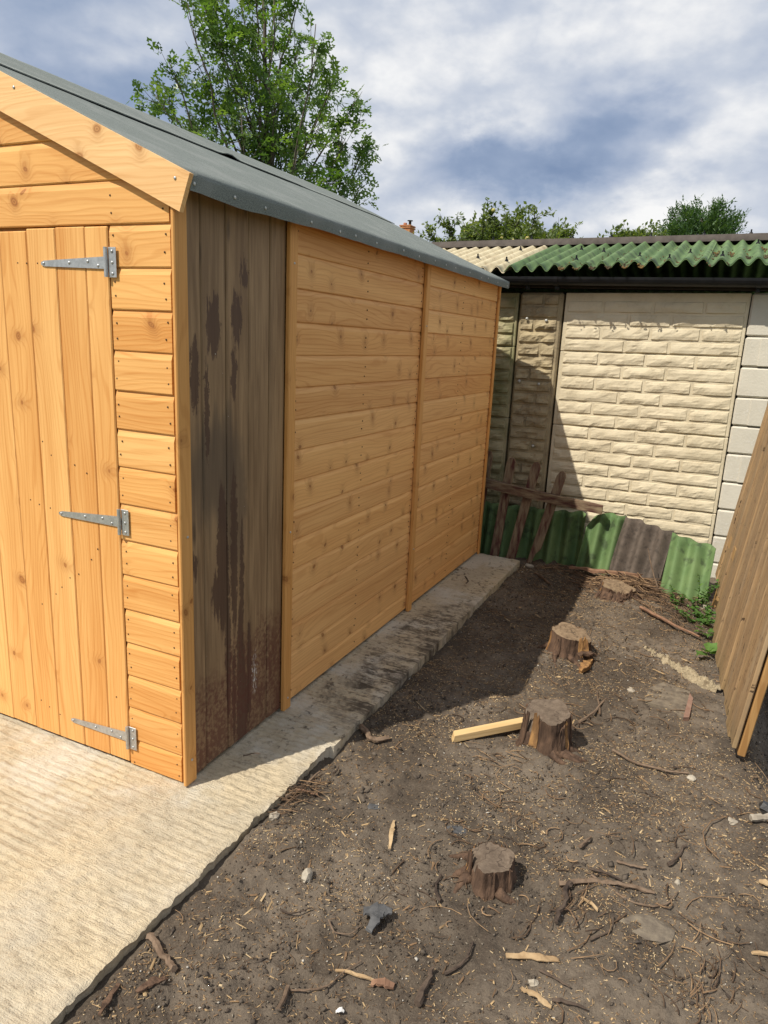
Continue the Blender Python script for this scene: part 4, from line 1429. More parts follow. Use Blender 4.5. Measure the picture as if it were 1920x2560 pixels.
def flake(label, p0, p1, wd, th, m=None, name='wood_flake', cat='wood chip', group='wood flakes on the soil', lift=0.0, dz=(0, 0)):
    _sd[0] += 1
    rr = np.random.default_rng(_sd[0])
    p0, p1 = np.array(p0, float), np.array(p1, float)
    d = p1 - p0; Ln = np.linalg.norm(d); d /= Ln
    nrm = np.array([-d[1], d[0]])
    k = 10
    fs = np.linspace(0, 1, k)
    wl = wd / 2 * (0.55 + 0.45 * np.sin(np.pi * np.clip(fs, 0.08, 0.92))) * rr.uniform(0.5, 1.2, k)
    wr = wd / 2 * (0.3 + 0.7 * np.sin(np.pi * np.clip(fs, 0.05, 0.95))) * rr.uniform(0.5, 1.2, k)
    V = []
    for lay in (0, 1):
        for i, f in enumerate(fs):
            c = p0 + d * Ln * f
            zb = float(gh(c[0], c[1])) + 0.006 + lift + dz[0] * (1 - f) + dz[1] * f + 0.006 * math.sin(math.pi * f)
            for sgn, ww in ((-1, wl[i]), (1, wr[i])):
                q = c + nrm * sgn * ww + d * rr.uniform(-0.04, 0.04) * Ln
                V.append((q[0], q[1], zb + (th * rr.uniform(0.7, 1.1) if lay else 0)))
    o = 2 * k
    F = []
    for i in range(k - 1):
        a = 2 * i
        F.append([o + a, o + a + 2, o + a + 3, o + a + 1][::-1])
        F.append([a, a + 1, a + 3, a + 2][::-1])
        F.append([a, a + 2, o + a + 2, o + a][::-1])
        F.append([a + 1, o + a + 1, o + a + 3, a + 3][::-1])
    F += [[0, o, o + 1, 1], [o - 2, o - 1, 2 * o - 1, 2 * o - 2]]
    return mk(name, V, F, m or M_chip, label=label, cat=cat, group=group)


def stone(label, x, y, sx, sy, sz, m=None, name='stone', cat='stone', rot=0.0, sink=0.35, group='stones on the soil', flat=False, nseg=9):
    _sd[0] += 1
    sd = _sd[0]
    V = [(0, 0, -1)]
    nl = 5
    for i in range(1, nl):
        ph = -math.pi / 2 + math.pi * i / nl
        for j in range(nseg):
            t = 2 * math.pi * j / nseg + 0.3 * (i % 2)
            V.append((math.cos(ph) * math.cos(t), math.cos(ph) * math.sin(t), math.sin(ph)))
    V.append((0, 0, 1))
    V = np.array(V)
    V = V * (1 + 0.75 * fbm(V[:, 0] + sd, V[:, 1], V[:, 2], 1.3, 2, sd))[:, None]
    if flat:
        V[:, 2] = np.clip(V[:, 2], -0.5, 0.5)
    V = V * np.array([sx, sy, sz])
    c, s_ = math.cos(rot), math.sin(rot)
    V = np.stack([V[:, 0] * c - V[:, 1] * s_, V[:, 0] * s_ + V[:, 1] * c, V[:, 2]], 1)
    z = float(gh(x, y))
    V = V + np.array([x, y, z + sz * (1 - 2 * sink)])
    F = [[0, 1 + (j + 1) % nseg, 1 + j] for j in range(nseg)]
    for i in range(nl - 2):
        for j in range(nseg):
            a, b = 1 + i * nseg + j, 1 + i * nseg + (j + 1) % nseg
            F.append([a, b, b + nseg, a + nseg])
    l = len(V) - 1
    F += [[l - nseg + j, l - nseg + (j + 1) % nseg, l] for j in range(nseg)]
    return mk(name, V, F, m or M_stonew, label=label, cat=cat, group=group)


# pale squared timber propped on the tall stump
A_, B_ = np.array([0.655, 0.716]), np.array([0.885, 0.955])
d = (B_ - A_); Ln = np.linalg.norm(d)
V, F = cbox(0, Ln, -0.017, 0.017, 0, 0.030, 0.002)
V[:, 0] += np.where(V[:, 0] < 0.01, 0.006 * np.sign(V[:, 1]) + 0.004 * np.sign(V[:, 2] - 0.015), 0)
ang = math.atan2(d[1], d[0])
me = mesh_data('timber_offcut', V, F, M_raw)
o = bpy.data.objects.new('timber_offcut', me)
o.location = (A_[0], A_[1], float(gh(*A_)) + 0.006)
o.rotation_euler = (0, -0.03, ang)
C.objects.link(o)
props(o, 'pale yellow squared timber offcut lying against the tallest stump', 'timber')

stick('thick peeled brown stick by the concrete edge in the near left corner', [(0.310, -0.492), (0.343, -0.508), (0.392, -0.526), (0.431, -0.542)], 0.0085, M_stick, taper=0.9)
flake('dark stringy bark chunk below the thick peeled stick near the left corner', (0.398, -0.627), (0.43, -0.566), 0.020, 0.006, M_bark, 'bark_chunk', 'bark')
flake('frayed bark strip at the bottom edge left of the bark chunk', (0.365, -0.70), (0.346, -0.626), 0.016, 0.005, M_bark, 'bark_chunk', 'bark')
flake('long split stick of pale wood near the bottom edge centre', (0.747, -0.348), (0.850, -0.330), 0.009, 0.004)
flake('pinkish split wood block at the end of the long split stick', (0.835, -0.338), (0.890, -0.328), 0.024, 0.007, M_redwood)
stick('pale broken stick standing out of the bottom edge left of centre', [(0.684, -0.500), (0.674, -0.440)], 0.006, M_stick, taper=0.9)
stick('dark half rotten stick at the bottom edge right of centre', [(0.955, -0.345), (0.955, -0.288), (0.953, -0.246)], 0.0085, M_stickd, taper=0.7)
stick('curved dark twig just right of the dark half rotten stick', [(0.977, -0.242), (1.006, -0.210), (1.016, -0.173), (1.013, -0.131)], 0.0045, M_stickd)
stick('wavy dark stick standing left of the nearest stump', [(0.896, -0.048), (0.873, -0.021), (0.861, 0.021), (0.860, 0.054)], 0.0055, M_stickd)
flake('narrow plank splinter lying upright left of the nearest stump', (0.689, 0.074), (0.646, 0.205), 0.016, 0.004, M_chip)
stick('stout reddish stick at the corner where the slab edge steps', [(0.312, 0.633), (0.378, 0.576), (0.412, 0.568), (0.450, 0.592)], 0.011, M_stick, taper=0.8)
stick('brown stick leaning over the slab edge in the twig cluster', [(0.300, 0.126), (0.316, 0.196), (0.325, 0.301)], 0.007, M_stick)
stick('thin reddish twig lying flat in the twig cluster at the slab edge', [(0.300, 0.141), (0.318, 0.174), (0.385, 0.185)], 0.005, M_redwood)
stick('short dark peg of wood on bare soil beside the twig cluster', [(0.365, 0.325), (0.361, 0.365)], 0.005, M_stickd)
stick('greenish thin root curving in front of the slate shard', [(0.660, -0.231), (0.690, -0.254), (0.727, -0.245), (0.744, -0.210)], 0.0022, M_stick)
stick('pale yellow root winding across the bottom edge', [(0.676, -0.442), (0.719, -0.423), (0.750, -0.395), (0.770, -0.341), (0.790, -0.303)], 0.0026, M_stick)
stick('thin dark arc of root left of the slate shard', [(0.537, -0.267), (0.575, -0.257), (0.608, -0.224)], 0.0025, M_stickd)
stick('longest brown stick right of the nearest stump, lying left to right', [(1.167, 0.155), (1.233, 0.200), (1.286, 0.221), (1.344, 0.240), (1.406, 0.245)], 0.0075, M_stick, taper=0.6)
stick('thick bent root hanging down from the left end of the longest stick', [(1.196, 0.165), (1.185, 0.143), (1.197, 0.104), (1.188, 0.051), (1.186, 0.015)], 0.0085, M_stickd, taper=0.6)
stick('dark twig just above the longest stick', [(1.232, 0.263), (1.280, 0.267), (1.321, 0.250)], 0.0045, M_stickd)
stick('reddish straight twig above the dark twig over the longest stick', [(1.298, 0.325), (1.334, 0.323), (1.377, 0.328)], 0.0048, M_stick)
stick('dark curved stick up and right of the longest stick', [(1.434, 0.379), (1.454, 0.410), (1.473, 0.472)], 0.006, M_stickd)
stick('thin hooked twig left of the half buried concrete lump', [(1.273, 0.011), (1.304, 0.039), (1.319, 0.074), (1.315, 0.104)], 0.0028, M_stickd)
stick('long thin bowed twig crossing the longest stick', [(1.241, 0.235), (1.324, 0.192), (1.374, 0.189), (1.436, 0.221), (1.465, 0.289)], 0.0032, M_stick)
flake('largest pale wood flake, torn at both ends, below the thick bent root', (1.100, -0.127), (1.214, -0.087), 0.026, 0.003, M_chip)
flake('pale flake near the bottom edge under the largest flake', (1.154, -0.198), (1.228, -0.222), 0.017, 0.003, M_chip)
stick('dark straight stick at the bottom edge right of the lower pale flake', [(1.227, -0.206), (1.265, -0.196), (1.300, -0.190)], 0.0045, M_stickd)
stick('dark stick slanting down from the largest flake', [(1.180, -0.132), (1.221, -0.144), (1.257, -0.156)], 0.004, M_stickd)
stick('forked brown stick between the tallest stump and the longest stick', [(1.191, 0.338), (1.204, 0.375), (1.212, 0.411)], 0.006, M_stick)
flake('orange splinter lying by the thick bent root', (1.231, 0.138), (1.279, 0.098), 0.010, 0.005, M_chip)
flake('pale sawn strip at the right edge of the picture', (1.642, 0.145), (1.72, 0.156), 0.013, 0.005, M_chip)
flake('cream flake at the right edge below the grey stick', (1.665, 0.421), (1.71, 0.417), 0.022, 0.004, M_chip)
stick('grey stub of branch at the right edge', [(1.655, 0.700), (1.715, 0.745)], 0.011, M_stonew, taper=0.9)
stone('black plastic scrap at the right edge beside the grey branch stub', 1.712, 0.79, 0.035, 0.03, 0.022, M_plastic, 'plastic_scrap', 'litter', group=None)
stick('forked twig on open soil right of the tallest stump', [(1.054, 1.094), (1.091, 1.199), (1.128, 1.327)], 0.006, M_stick)
stick('short side twig crossing the forked twig', [(1.117, 1.210), (1.078, 1.384)], 0.0045, M_stick)
stick('long reddish branch running from the back stump towards the fence', [(1.142, 2.533), (1.289, 2.391), (1.462, 2.223)], 0.010, M_redwood, lift=0.01)
flake('long reddish split plank in front of the leaning sheets', (0.640, 3.06), (1.085, 3.00), 0.055, 0.018, M_redwood, 'split_plank', 'plank', None, lift=0.03)
stick('straight grey stick in the shade near the end of the slab', [(0.446, 2.903), (0.590, 2.724)], 0.009, M_stick)
stick('long wavy root between the tallest stump and the fence', [(1.206, 0.924), (1.335, 0.867), (1.463, 0.873)], 0.006, M_stick)
flake('curled bark slab at the foot of the orange-sided stump', (0.945, 1.63), (1.015, 1.715), 0.045, 0.010, M_bark, 'bark_chunk', 'bark', lift=0.03, dz=(0.01, 0.0))
flake('stub of torn root wood under the curled bark slab', (0.977, 1.545), (1.000, 1.68), 0.042, 0.022, M_split, 'bark_chunk', 'bark')
stick('dark stick lying on the concrete in the shed shadow', [(0.105, 0.165), (0.125, 0.19), (0.15, 0.20)], 0.0025, M_stickd, lift=0.05)
stick('fallen twig on the far end of the slab in shade', [(0.12, 2.42), (0.16, 2.35), (0.165, 2.30)], 0.006, M_stickd, lift=0.045)

stone('white angular stone alone on bare soil near the slab', 0.538, -0.137, 0.018, 0.022, 0.020)
flake('curved dark slate shard in the lower middle of the soil', (0.733, -0.178), (0.800, -0.150), 0.046, 0.007, M_slate, 'slate_shard', 'slate', 'slate pieces', 0.006, (0, 0.010))
flake('smaller slate piece overlapping the curved slate shard', (0.766, -0.222), (0.780, -0.165), 0.034, 0.006, M_slate, 'slate_shard', 'slate', 'slate pieces', 0.004, (0, 0.016))
stone('flat slate lying flush with the soil behind the nearest stump', 0.833, 0.256, 0.042, 0.018, 0.007, M_slate, 'slate_shard', 'slate', 0.15, 0.40, 'slate pieces', True)
stone('small blue grey slate bit in the trodden soil near the slab', 0.559, 0.241, 0.024, 0.014, 0.006, M_slate, 'slate_shard', 'slate', 0.2, 0.4, 'slate pieces', True)
stone('half buried grey concrete lump with a broken edge in the lower right', 1.400, 0.120, 0.075, 0.040, 0.024, M_paver, 'concrete_lump', 'concrete', 0.15, 0.58, None, True, 13)
stone('white pebble between the forked twig and the paver', 1.209, 1.492, 0.020, 0.020, 0.014)
stone('grey white stone by the end of the slab in shade', 0.364, 3.073, 0.030, 0.025, 0.016)
stone('round cream pebble right of the slate shard', 0.885, -0.185, 0.009, 0.009, 0.007)
stone('lumpy cream stone on soil right of the tallest stump near the fence', 1.475, 0.86, 0.016, 0.014, 0.011)
stone('pale clod of mortar near the right edge below the fence', 1.60, 0.66, 0.018, 0.014, 0.012)
stone('small pale stone near the longest stick on its right', 1.46, 0.325, 0.009, 0.009, 0.008)
stone('round white stone near the bottom right of the largest flake', 1.175, -0.165, 0.012, 0.011, 0.010)
stone('pinkish clod of mortar beside the twig cluster at the slab edge', 0.325, 0.02, 0.016, 0.016, 0.013)
stone('white stone at the foot of the wooden fence by the weeds', 1.475, 2.72, 0.035, 0.028, 0.03)
flake('white paper scrap at the bottom edge of the soil', (0.795, -0.435), (0.812, -0.428), 0.014, 0.002, M_white, 'paper_scrap', 'litter', None)

# buried paver with a brick end, and the strip of broken concrete by the fence
pv = thing('sunken_paver', 'soil covered concrete paver sunk in front of the fence', 'paver', (1.36, 1.46, -0.04))
V = np.array([(1.27, 1.41), (1.37, 1.375), (1.428, 1.335), (1.445, 1.60), (1.33, 1.63), (1.28, 1.55)])
zt = -0.004
top = [(x, y, float(gh(x, y)) + 0.003 + 0.006 * (x - 1.27) / 0.17) for x, y in V]
bot = [(x, y, -0.08) for x, y in V]
n = len(V)
mk('slab', top + bot, [list(range(n)), list(range(n, 2 * n))[::-1]] + [[i, n + i, n + (i + 1) % n, (i + 1) % n] for i in range(n)], M_paver, pv)
V = np.array([(1.428, 1.325), (1.450, 1.345), (1.458, 1.52), (1.442, 1.56)])
top = [(x, y, float(gh(x, y)) + 0.014 - 0.02 * (y - 1.33)) for x, y in V]; bot = [(x, y, -0.08) for x, y in V]
mk('brick_end', top + bot, [[0, 1, 2, 3], [7, 6, 5, 4]] + [[i, 4 + i, 4 + (i + 1) % 4, (i + 1) % 4] for i in range(4)], M_redbrick, pv)
ns, nw = 150, 17
G = np.zeros((nw, ns, 3))
a, b = np.array([1.215, 1.995]), np.array([1.56, 1.655])
for i in range(ns):
    f = i / (ns - 1)
    c = a + (b - a) * f
    pr = np.array([(b - a)[1], -(b - a)[0]]); pr = pr / np.linalg.norm(pr)
    for j in range(nw):
        q = (j / (nw - 1) - 0.5) * 2
        wdt = 0.020 + 0.016 * f + 0.024 * vnoise(f * 11, 0 if q > 0 else 5, 0, 4)
        p = c - pr * q * wdt
        hgt = 0.018 * (1 - q ** 4) * (0.6 + f * 0.9)
        G[j, i] = (p[0], p[1], float(gh(*p)) + hgt + 0.026 * fbm(p[0], p[1], 0, 55, 3, 12, 0.7) * (1 - abs(q) ** 3) - 0.012 * abs(q) ** 6)
i = np.arange(ns * nw).reshape(nw, ns)
mk('concrete_strip', G.reshape(-1, 3), np.stack([i[:-1, :-1], i[:-1, 1:], i[1:, 1:], i[1:, :-1]], -1).reshape(-1, 4), M_agg, label='broken pale strip of concrete aggregate running to the fence foot', cat='concrete')

# ------------------------------------------------------------------ litter nobody could count
def on_soil(n, x0=0.31, x1=1.9, y0=-1.1, y1=3.2):
    x = RNG.uniform(x0, x1, n); y = RNG.uniform(y0, y1, n)
    return x, y


def soilz(x, y):
    z = gh(x, y) + 0.009 * fbm(x, y, 0, 38, 3, 8, 0.6)
    return z + 0.030 * np.clip(fbm(x, y, 0, 24, 2, 21) - 0.18, 0, 1)


def scatter(name, label, n, TV, TF, m, ln, wd, th, dens, flat=0.25, tint=(0, 1), y0=-1.1, tp=1.0, lift=0.35, cat='debris', seed=3):
    x, y = on_soil(n, y0=y0)
    pr = np.clip(0.5 + dens * (fbm(x, y, 0, 2.3, 3, seed) + 0.6 * fbm(x, y, 0, 9, 2, seed + 4)), 0.04, 1)
    k = RNG.random(n) < pr
    x, y = x[k], y[k]
    n = len(x)
    a = RNG.uniform(0, 2 * math.pi, n)
    d = np.stack([np.cos(a), np.sin(a), RNG.normal(0, flat, n)], 1)
    up = np.stack([RNG.normal(0, 0.35, n), RNG.normal(0, 0.35, n), np.ones(n)], 1)
    L_ = RNG.lognormal(math.log(ln), 0.5, n)
    W_ = np.minimum(RNG.lognormal(math.log(wd), 0.4, n), L_)
    T_ = np.minimum(RNG.lognormal(math.log(th), 0.3, n), W_ * 1.5)
    z = soilz(x, y) + T_ * lift + 0.0012
    V, F = inst(TV, TF, np.stack([x, y, z], 1), frames(d, up), np.stack([L_, W_, T_], 1))
    t = tint[0] + (tint[1] - tint[0]) * RNG.random(n) ** tp
    return mk(name, V, F, m, base=(1, 1, 0), tint=np.repeat(t, len(TF)), label=label, cat=cat, kind='stuff')


CV = np.array([(-0.5, -0.35, 0), (-0.4, 0.5, 0), (0.5, 0.25, 0), (0.38, -0.5, 0), (-0.42, -0.2, 1), (0.4, 0.1, 0.9)])
CF = [(0, 3, 4), (3, 5, 4), (3, 2, 5), (2, 1, 5), (1, 4, 5), (1, 0, 4)]
scatter('wood_chip_litter', 'fine pale wood chips strewn over the dark soil', 62000, CV, CF, M_chips, 0.0050, 0.0019, 0.0012, 1.7, tint=(0.25, 1.0), tp=1.1)
scatter('sawdust_litter', 'shreds of brown bark and sawdust over the soil', 38000, CV, CF, M_chips, 0.0080, 0.0016, 0.0011, 1.7, tint=(0.0, 0.75), tp=1.2, seed=33)
scatter('larger_wood_chips', 'larger tan splinters scattered through the soil litter', 1700, CV, CF, M_chips, 0.019, 0.004, 0.002, 1.8, tint=(0.1, 0.9), seed=12)
scatter('soil_crumbs', 'crumbs of earth and small grit on the soil surface', 32000, OV * 0.5, OF, M_grit, 0.0060, 0.0048, 0.0042, 1.2, flat=0.6, tint=(0, 1), lift=0.25, seed=51)
scatter('soil_clods', 'dark clods of earth lying in loose patches on the soil', 2600, OV * 0.5, OF, M_grit, 0.015, 0.012, 0.010, 2.4, flat=0.6, tint=(0.05, 0.75), lift=0.12, seed=91)
# fine roots
n = 1500
x, y = on_soil(n)
kx = np.clip(0.35 + 1.8 * fbm(x, y, 0, 2.0, 3, 71), 0.05, 1)
kx = np.maximum(kx, 0.9 * smooth((x - 1.0) / 0.5) * smooth((0.9 - y) / 0.8))
k = RNG.random(n) < kx
parts, tn = [], []
for xx, yy in zip(x[k], y[k]):
    L_ = random.lognormvariate(math.log(0.055), 0.5); a = random.uniform(0, 6.28); cv = random.uniform(-1.6, 1.6)
    P = []
    for f in np.linspace(-0.5, 0.5, 5):
        px, py = xx + math.cos(a + cv * f) * L_ * f, yy + math.sin(a + cv * f) * L_ * f
        P.append((px, py))
    P = np.array(P)
    z = soilz(P[:, 0], P[:, 1]) + 0.003 + random.uniform(0, 0.004)
    z = 0.4 * z + 0.6 * z.max()
    r = random.uniform(0.0007, 0.0022)
    v, f = tube(np.column_stack([P, z]), r, 4, False)
    parts.append((v, f)); tn += [random.random()] * len(f)
V, F = join(parts)
mk('root_fibres', V, np.array(F), M_rootl, base=(1, 1, 0), tint=tn, label='thin broken roots and twigs tangled over the soil', cat='debris', kind='stuff')


def twigs(name, label, n, cx, cy, sx, sy, hgt, ln, ax=None, seed=1, m=None, rad=(0.0007, 0.0019)):
    rr = random.Random(seed)
    parts, tn = [], []
    for q in range(n):
        u, v_ = rr.gauss(0, 0.5), rr.gauss(0, 0.5)
        x, y = cx + sx * u, cy + sy * v_
        a = rr.uniform(0, 6.28) if ax is None else rr.gauss(ax, 0.5)
        L_ = ln * rr.uniform(0.4, 1.3)
        zb = float(gh(x, y)) + 0.004 + hgt * max(0, 1 - (u * u + v_ * v_)) * rr.random()
        tl = rr.gauss(0, 0.14)
        P = [(x + math.cos(a + 0.3 * f) * L_ * f, y + math.sin(a + 0.3 * f) * L_ * f, zb + tl * L_ * f + 0.006 * (1 - 4 * f * f)) for f in (-0.5, -0.2, 0.1, 0.5)]
        P = [(px, py, max(pz, float(gh(px, py)) + 0.002)) for px, py, pz in P]
        r = rr.uniform(*rad)
        v, f = tube(P, [r, r, r * 0.9, r * 0.5], 5)
        f = [list(t) for t in f]
        parts.append((v, f)); tn += [rr.random()] * len(f)
    V, F = join(parts)
    return mk(name, V, F, m or M_rootl, base=(cx, cy, -0.04), tint=tn, label=label, cat='twigs', kind='stuff')


twigs('twig_heap', 'heap of brown twigs and bark piled by the corrugated sheets', 330, 1.02, 2.88, 0.28, 0.18, 0.045, 0.20, -0.35, 3, rad=(0.0012, 0.0036))
twigs('twig_heap', 'loose twigs in the shade along the foot of the sheets', 70, 0.60, 3.06, 0.26, 0.10, 0.03, 0.14, 0.1, 9)
twigs('twig_heap', 'twigs trailing from the back stump towards the weeds', 110, 1.33, 2.62, 0.20, 0.22, 0.03, 0.16, -0.8, 15)
twigs('twig_heap', 'small cluster of reddish twigs at the slab edge', 60, 0.335, 0.15, 0.06, 0.13, 0.03, 0.08, 0.6, 21)
twigs('twig_heap', 'straw and twigs below the tallest stump', 30, 0.84, 0.68, 0.12, 0.07, 0.012, 0.07, 0.1, 25)
twigs('twig_heap', 'tangle of roots around the thick bent root', 26, 1.22, 0.07, 0.09, 0.10, 0.015, 0.09, 1.2, 27)
twigs('twig_heap', 'mat of fibrous roots right of the half buried concrete lump', 30, 1.54, 0.02, 0.07, 0.13, 0.012, 0.09, 1.5, 29)
for pts, hh in (([(1.20, 2.86), (1.15, 2.90), (1.11, 2.93)], 0.24), ([(1.14, 2.84), (1.20, 2.80), (1.27, 2.77)], 0.06)):
    stick('bare upright twig rising from the twig heap' if hh > 0.1 else 'slanting twig sticking out of the twig heap to the right', pts, 0.005, M_stick, zend=(0.03, hh), taper=0.4)


# ------------------------------------------------------------------ weeds
def leafT(nl=4, w_=0.32):
    """folded oval leaf along +x, unit length"""
    xs = np.linspace(0, 1, nl + 1)
    V = [(0, 0, 0)]
    mid, lf, rt = [0], [], []
    for x in xs[1:-1]:
        ww = w_ * math.sin(math.pi * x ** 0.8)
        V += [(x, 0, -0.05 * math.sin(math.pi * x)), (x, ww, 0.04), (x, -ww, 0.04)]
    V.append((1, 0, -0.10))
    k = nl - 1
    F = [(0, 1, 2), (0, 3, 1)]
    for i in range(k - 1):
        a = 1 + 3 * i
        F += [(a, a + 3, a + 1), (a + 1, a + 3, a + 4), (a, a + 2, a + 3), (a + 2, a + 5, a + 3)]
    a = 1 + 3 * (k - 1); e = len(V) - 1
    F += [(a, e, a + 1), (a, a + 2, e)]
    return np.array(V, float), F


LV, LF = leafT()
DV, DF = np.array([(0, 0, 0), (0.5, 0.27, 0.05), (1, 0, -0.08), (0.5, -0.27, 0.05), (0.5, 0, -0.02)], float), [(0, 4, 1), (4, 2, 1), (0, 3, 4), (4, 3, 2)]


def weed(label, bx, by, hgt, stems, spread, leaf, seed, lean=(0, 0)):
    rr = np.random.default_rng(seed)
    bz = float(gh(bx, by)) - 0.005
    t = thing('weed', label, 'weed', (bx, by, bz))
    pos, dirs, scs = [], [], []
    for s_ in range(stems):
        a = rr.uniform(0, 6.28)
        L_ = hgt * rr.uniform(0.55, 1.1)
        P = []
        ox, oy = bx + rr.normal(0, spread * 0.4), by + rr.normal(0, spread * 0.4)
        for f in np.linspace(0, 1, 6):
            P.append((ox + math.cos(a) * spread * f ** 1.5 + lean[0] * f, oy + math.sin(a) * spread * f ** 1.5 + lean[1] * f, bz + L_ * f))
        mk('stem', *tube(P, np.linspace(0.0022, 0.001, 6), 5), M_weed, t, tint=None)
        P = np.array(P)
        for f in np.linspace(0.25, 1, 9):
            c = P[0] + (np.array([np.interp(f, np.linspace(0, 1, 6), P[:, k]) for k in range(3)]) - P[0])
            for q in range(2):
                b = rr.uniform(0, 6.28)
                pos.append(c); dirs.append((math.cos(b), math.sin(b), rr.uniform(-0.1, 0.7))); scs.append(leaf * rr.uniform(0.6, 1.2) * (1.15 - 0.5 * f))
    pos, dirs, scs = np.array(pos), np.array(dirs), np.array(scs)
    up = np.stack([rr.normal(0, 0.3, len(pos)), rr.normal(0, 0.3, len(pos)), np.ones(len(pos))], 1)
    V, F = inst(LV, LF, pos, frames(dirs, up), np.stack([scs, scs, scs], 1))
    mk('leaves', V, F, M_weed, t, tint=np.repeat(rr.random(len(pos)), len(LF)), kind='stuff')
    return t


weed('tallest leafy weed in front of the sunlit green sheet', 1.405, 2.70, 0.20, 4, 0.05, 0.034, 4, (0.04, 0))
weed('bushy low weed at the foot of the sunlit green sheet', 1.33, 2.73, 0.10, 4, 0.05, 0.030, 8)
weed('weed patch on the bank beside the wooden fence', 1.46, 2.60, 0.09, 6, 0.08, 0.034, 12)
weed('sprawling weed below the weed patch by the fence', 1.44, 2.50, 0.07, 6, 0.08, 0.034, 16)


def broadleaf(label, bx, by, n, size, seed):
    rr = random.Random(seed)
    bz = float(gh(bx, by))
    t = thing('broadleaf_weed', label, 'weed', (bx, by, bz))
    for k in range(n):
        a = rr.uniform(0, 6.28)
        nl = 7
        V, F = leafT(6, 0.30)
        V = V.copy()
        V[:, 1] *= 1 + 0.25 * np.cos(V[:, 0] * 26)
        fr_ = frames(np.array([[math.cos(a), math.sin(a), rr.uniform(0.1, 0.6)]]), np.array([[0.1, 0.1, 1.0]]))
        s_ = size * rr.uniform(0.7, 1.15)
        c = np.array([[bx + math.cos(a) * 0.012, by + math.sin(a) * 0.012, bz + 0.02 + 0.02 * rr.random()]])
        W, FF = inst(V, F, c, fr_, np.array([[s_, s_, s_]]))
        mk('leaf', W, FF, M_weed, t, tint=[rr.uniform(0.5, 1)] * len(F))
    return t


broadleaf('bright green broad-leaved weed tucked under the fence boards', 1.500, 2.02, 7, 0.085, 3)
broadleaf('smaller broad-leaved weed behind the bright green one at the fence', 1.490, 2.32, 6, 0.07, 5)

# ------------------------------------------------------------------ trees
def branchy(P0, P1, bow, n=8, seed=0):
    rr = np.random.default_rng(seed)
    P0, P1 = np.array(P0, float), np.array(P1, float)
    t = np.linspace(0, 1, n)[:, None]
    P = P0 + (P1 - P0) * t
    P += np.array(bow) * (4 * t * (1 - t))
    P += rr.normal(0, 0.02, P.shape) * np.linalg.norm(P1 - P0) * (t * (1 - t)) * 2
    return P


OAKV = [(0, 0, 0)]
side = [(0.10, 0.05), (0.22, 0.20), (0.30, 0.10), (0.42, 0.34), (0.50, 0.13), (0.64, 0.36), (0.70, 0.13), (0.84, 0.20), (0.88, 0.09), (1.0, 0.0)]
OL = np.array([(0, 0, 0)] + [(a, b, 0.10 * b) for a, b in side] + [(a, -b, 0.10 * b) for a, b in side[:-1][::-1]])
n_ = len(OL)
cen = np.array([[0.12, 0, -0.01], [0.5, 0, -0.03], [0.82, 0, -0.02]])
OV2 = np.concatenate([OL, cen])
OF2 = []
for i in range(n_):
    j = (i + 1) % n_
    mx_ = (OL[i][0] + OL[j][0]) / 2
    c_ = n_ + (0 if mx_ < 0.26 else 1 if mx_ < 0.68 else 2)
    OF2.append((i, j, c_))
OF2 = [f if np.cross(OV2[f[1]] - OV2[f[0]], OV2[f[2]] - OV2[f[0]])[2] > 0 else f[::-1] for f in OF2]


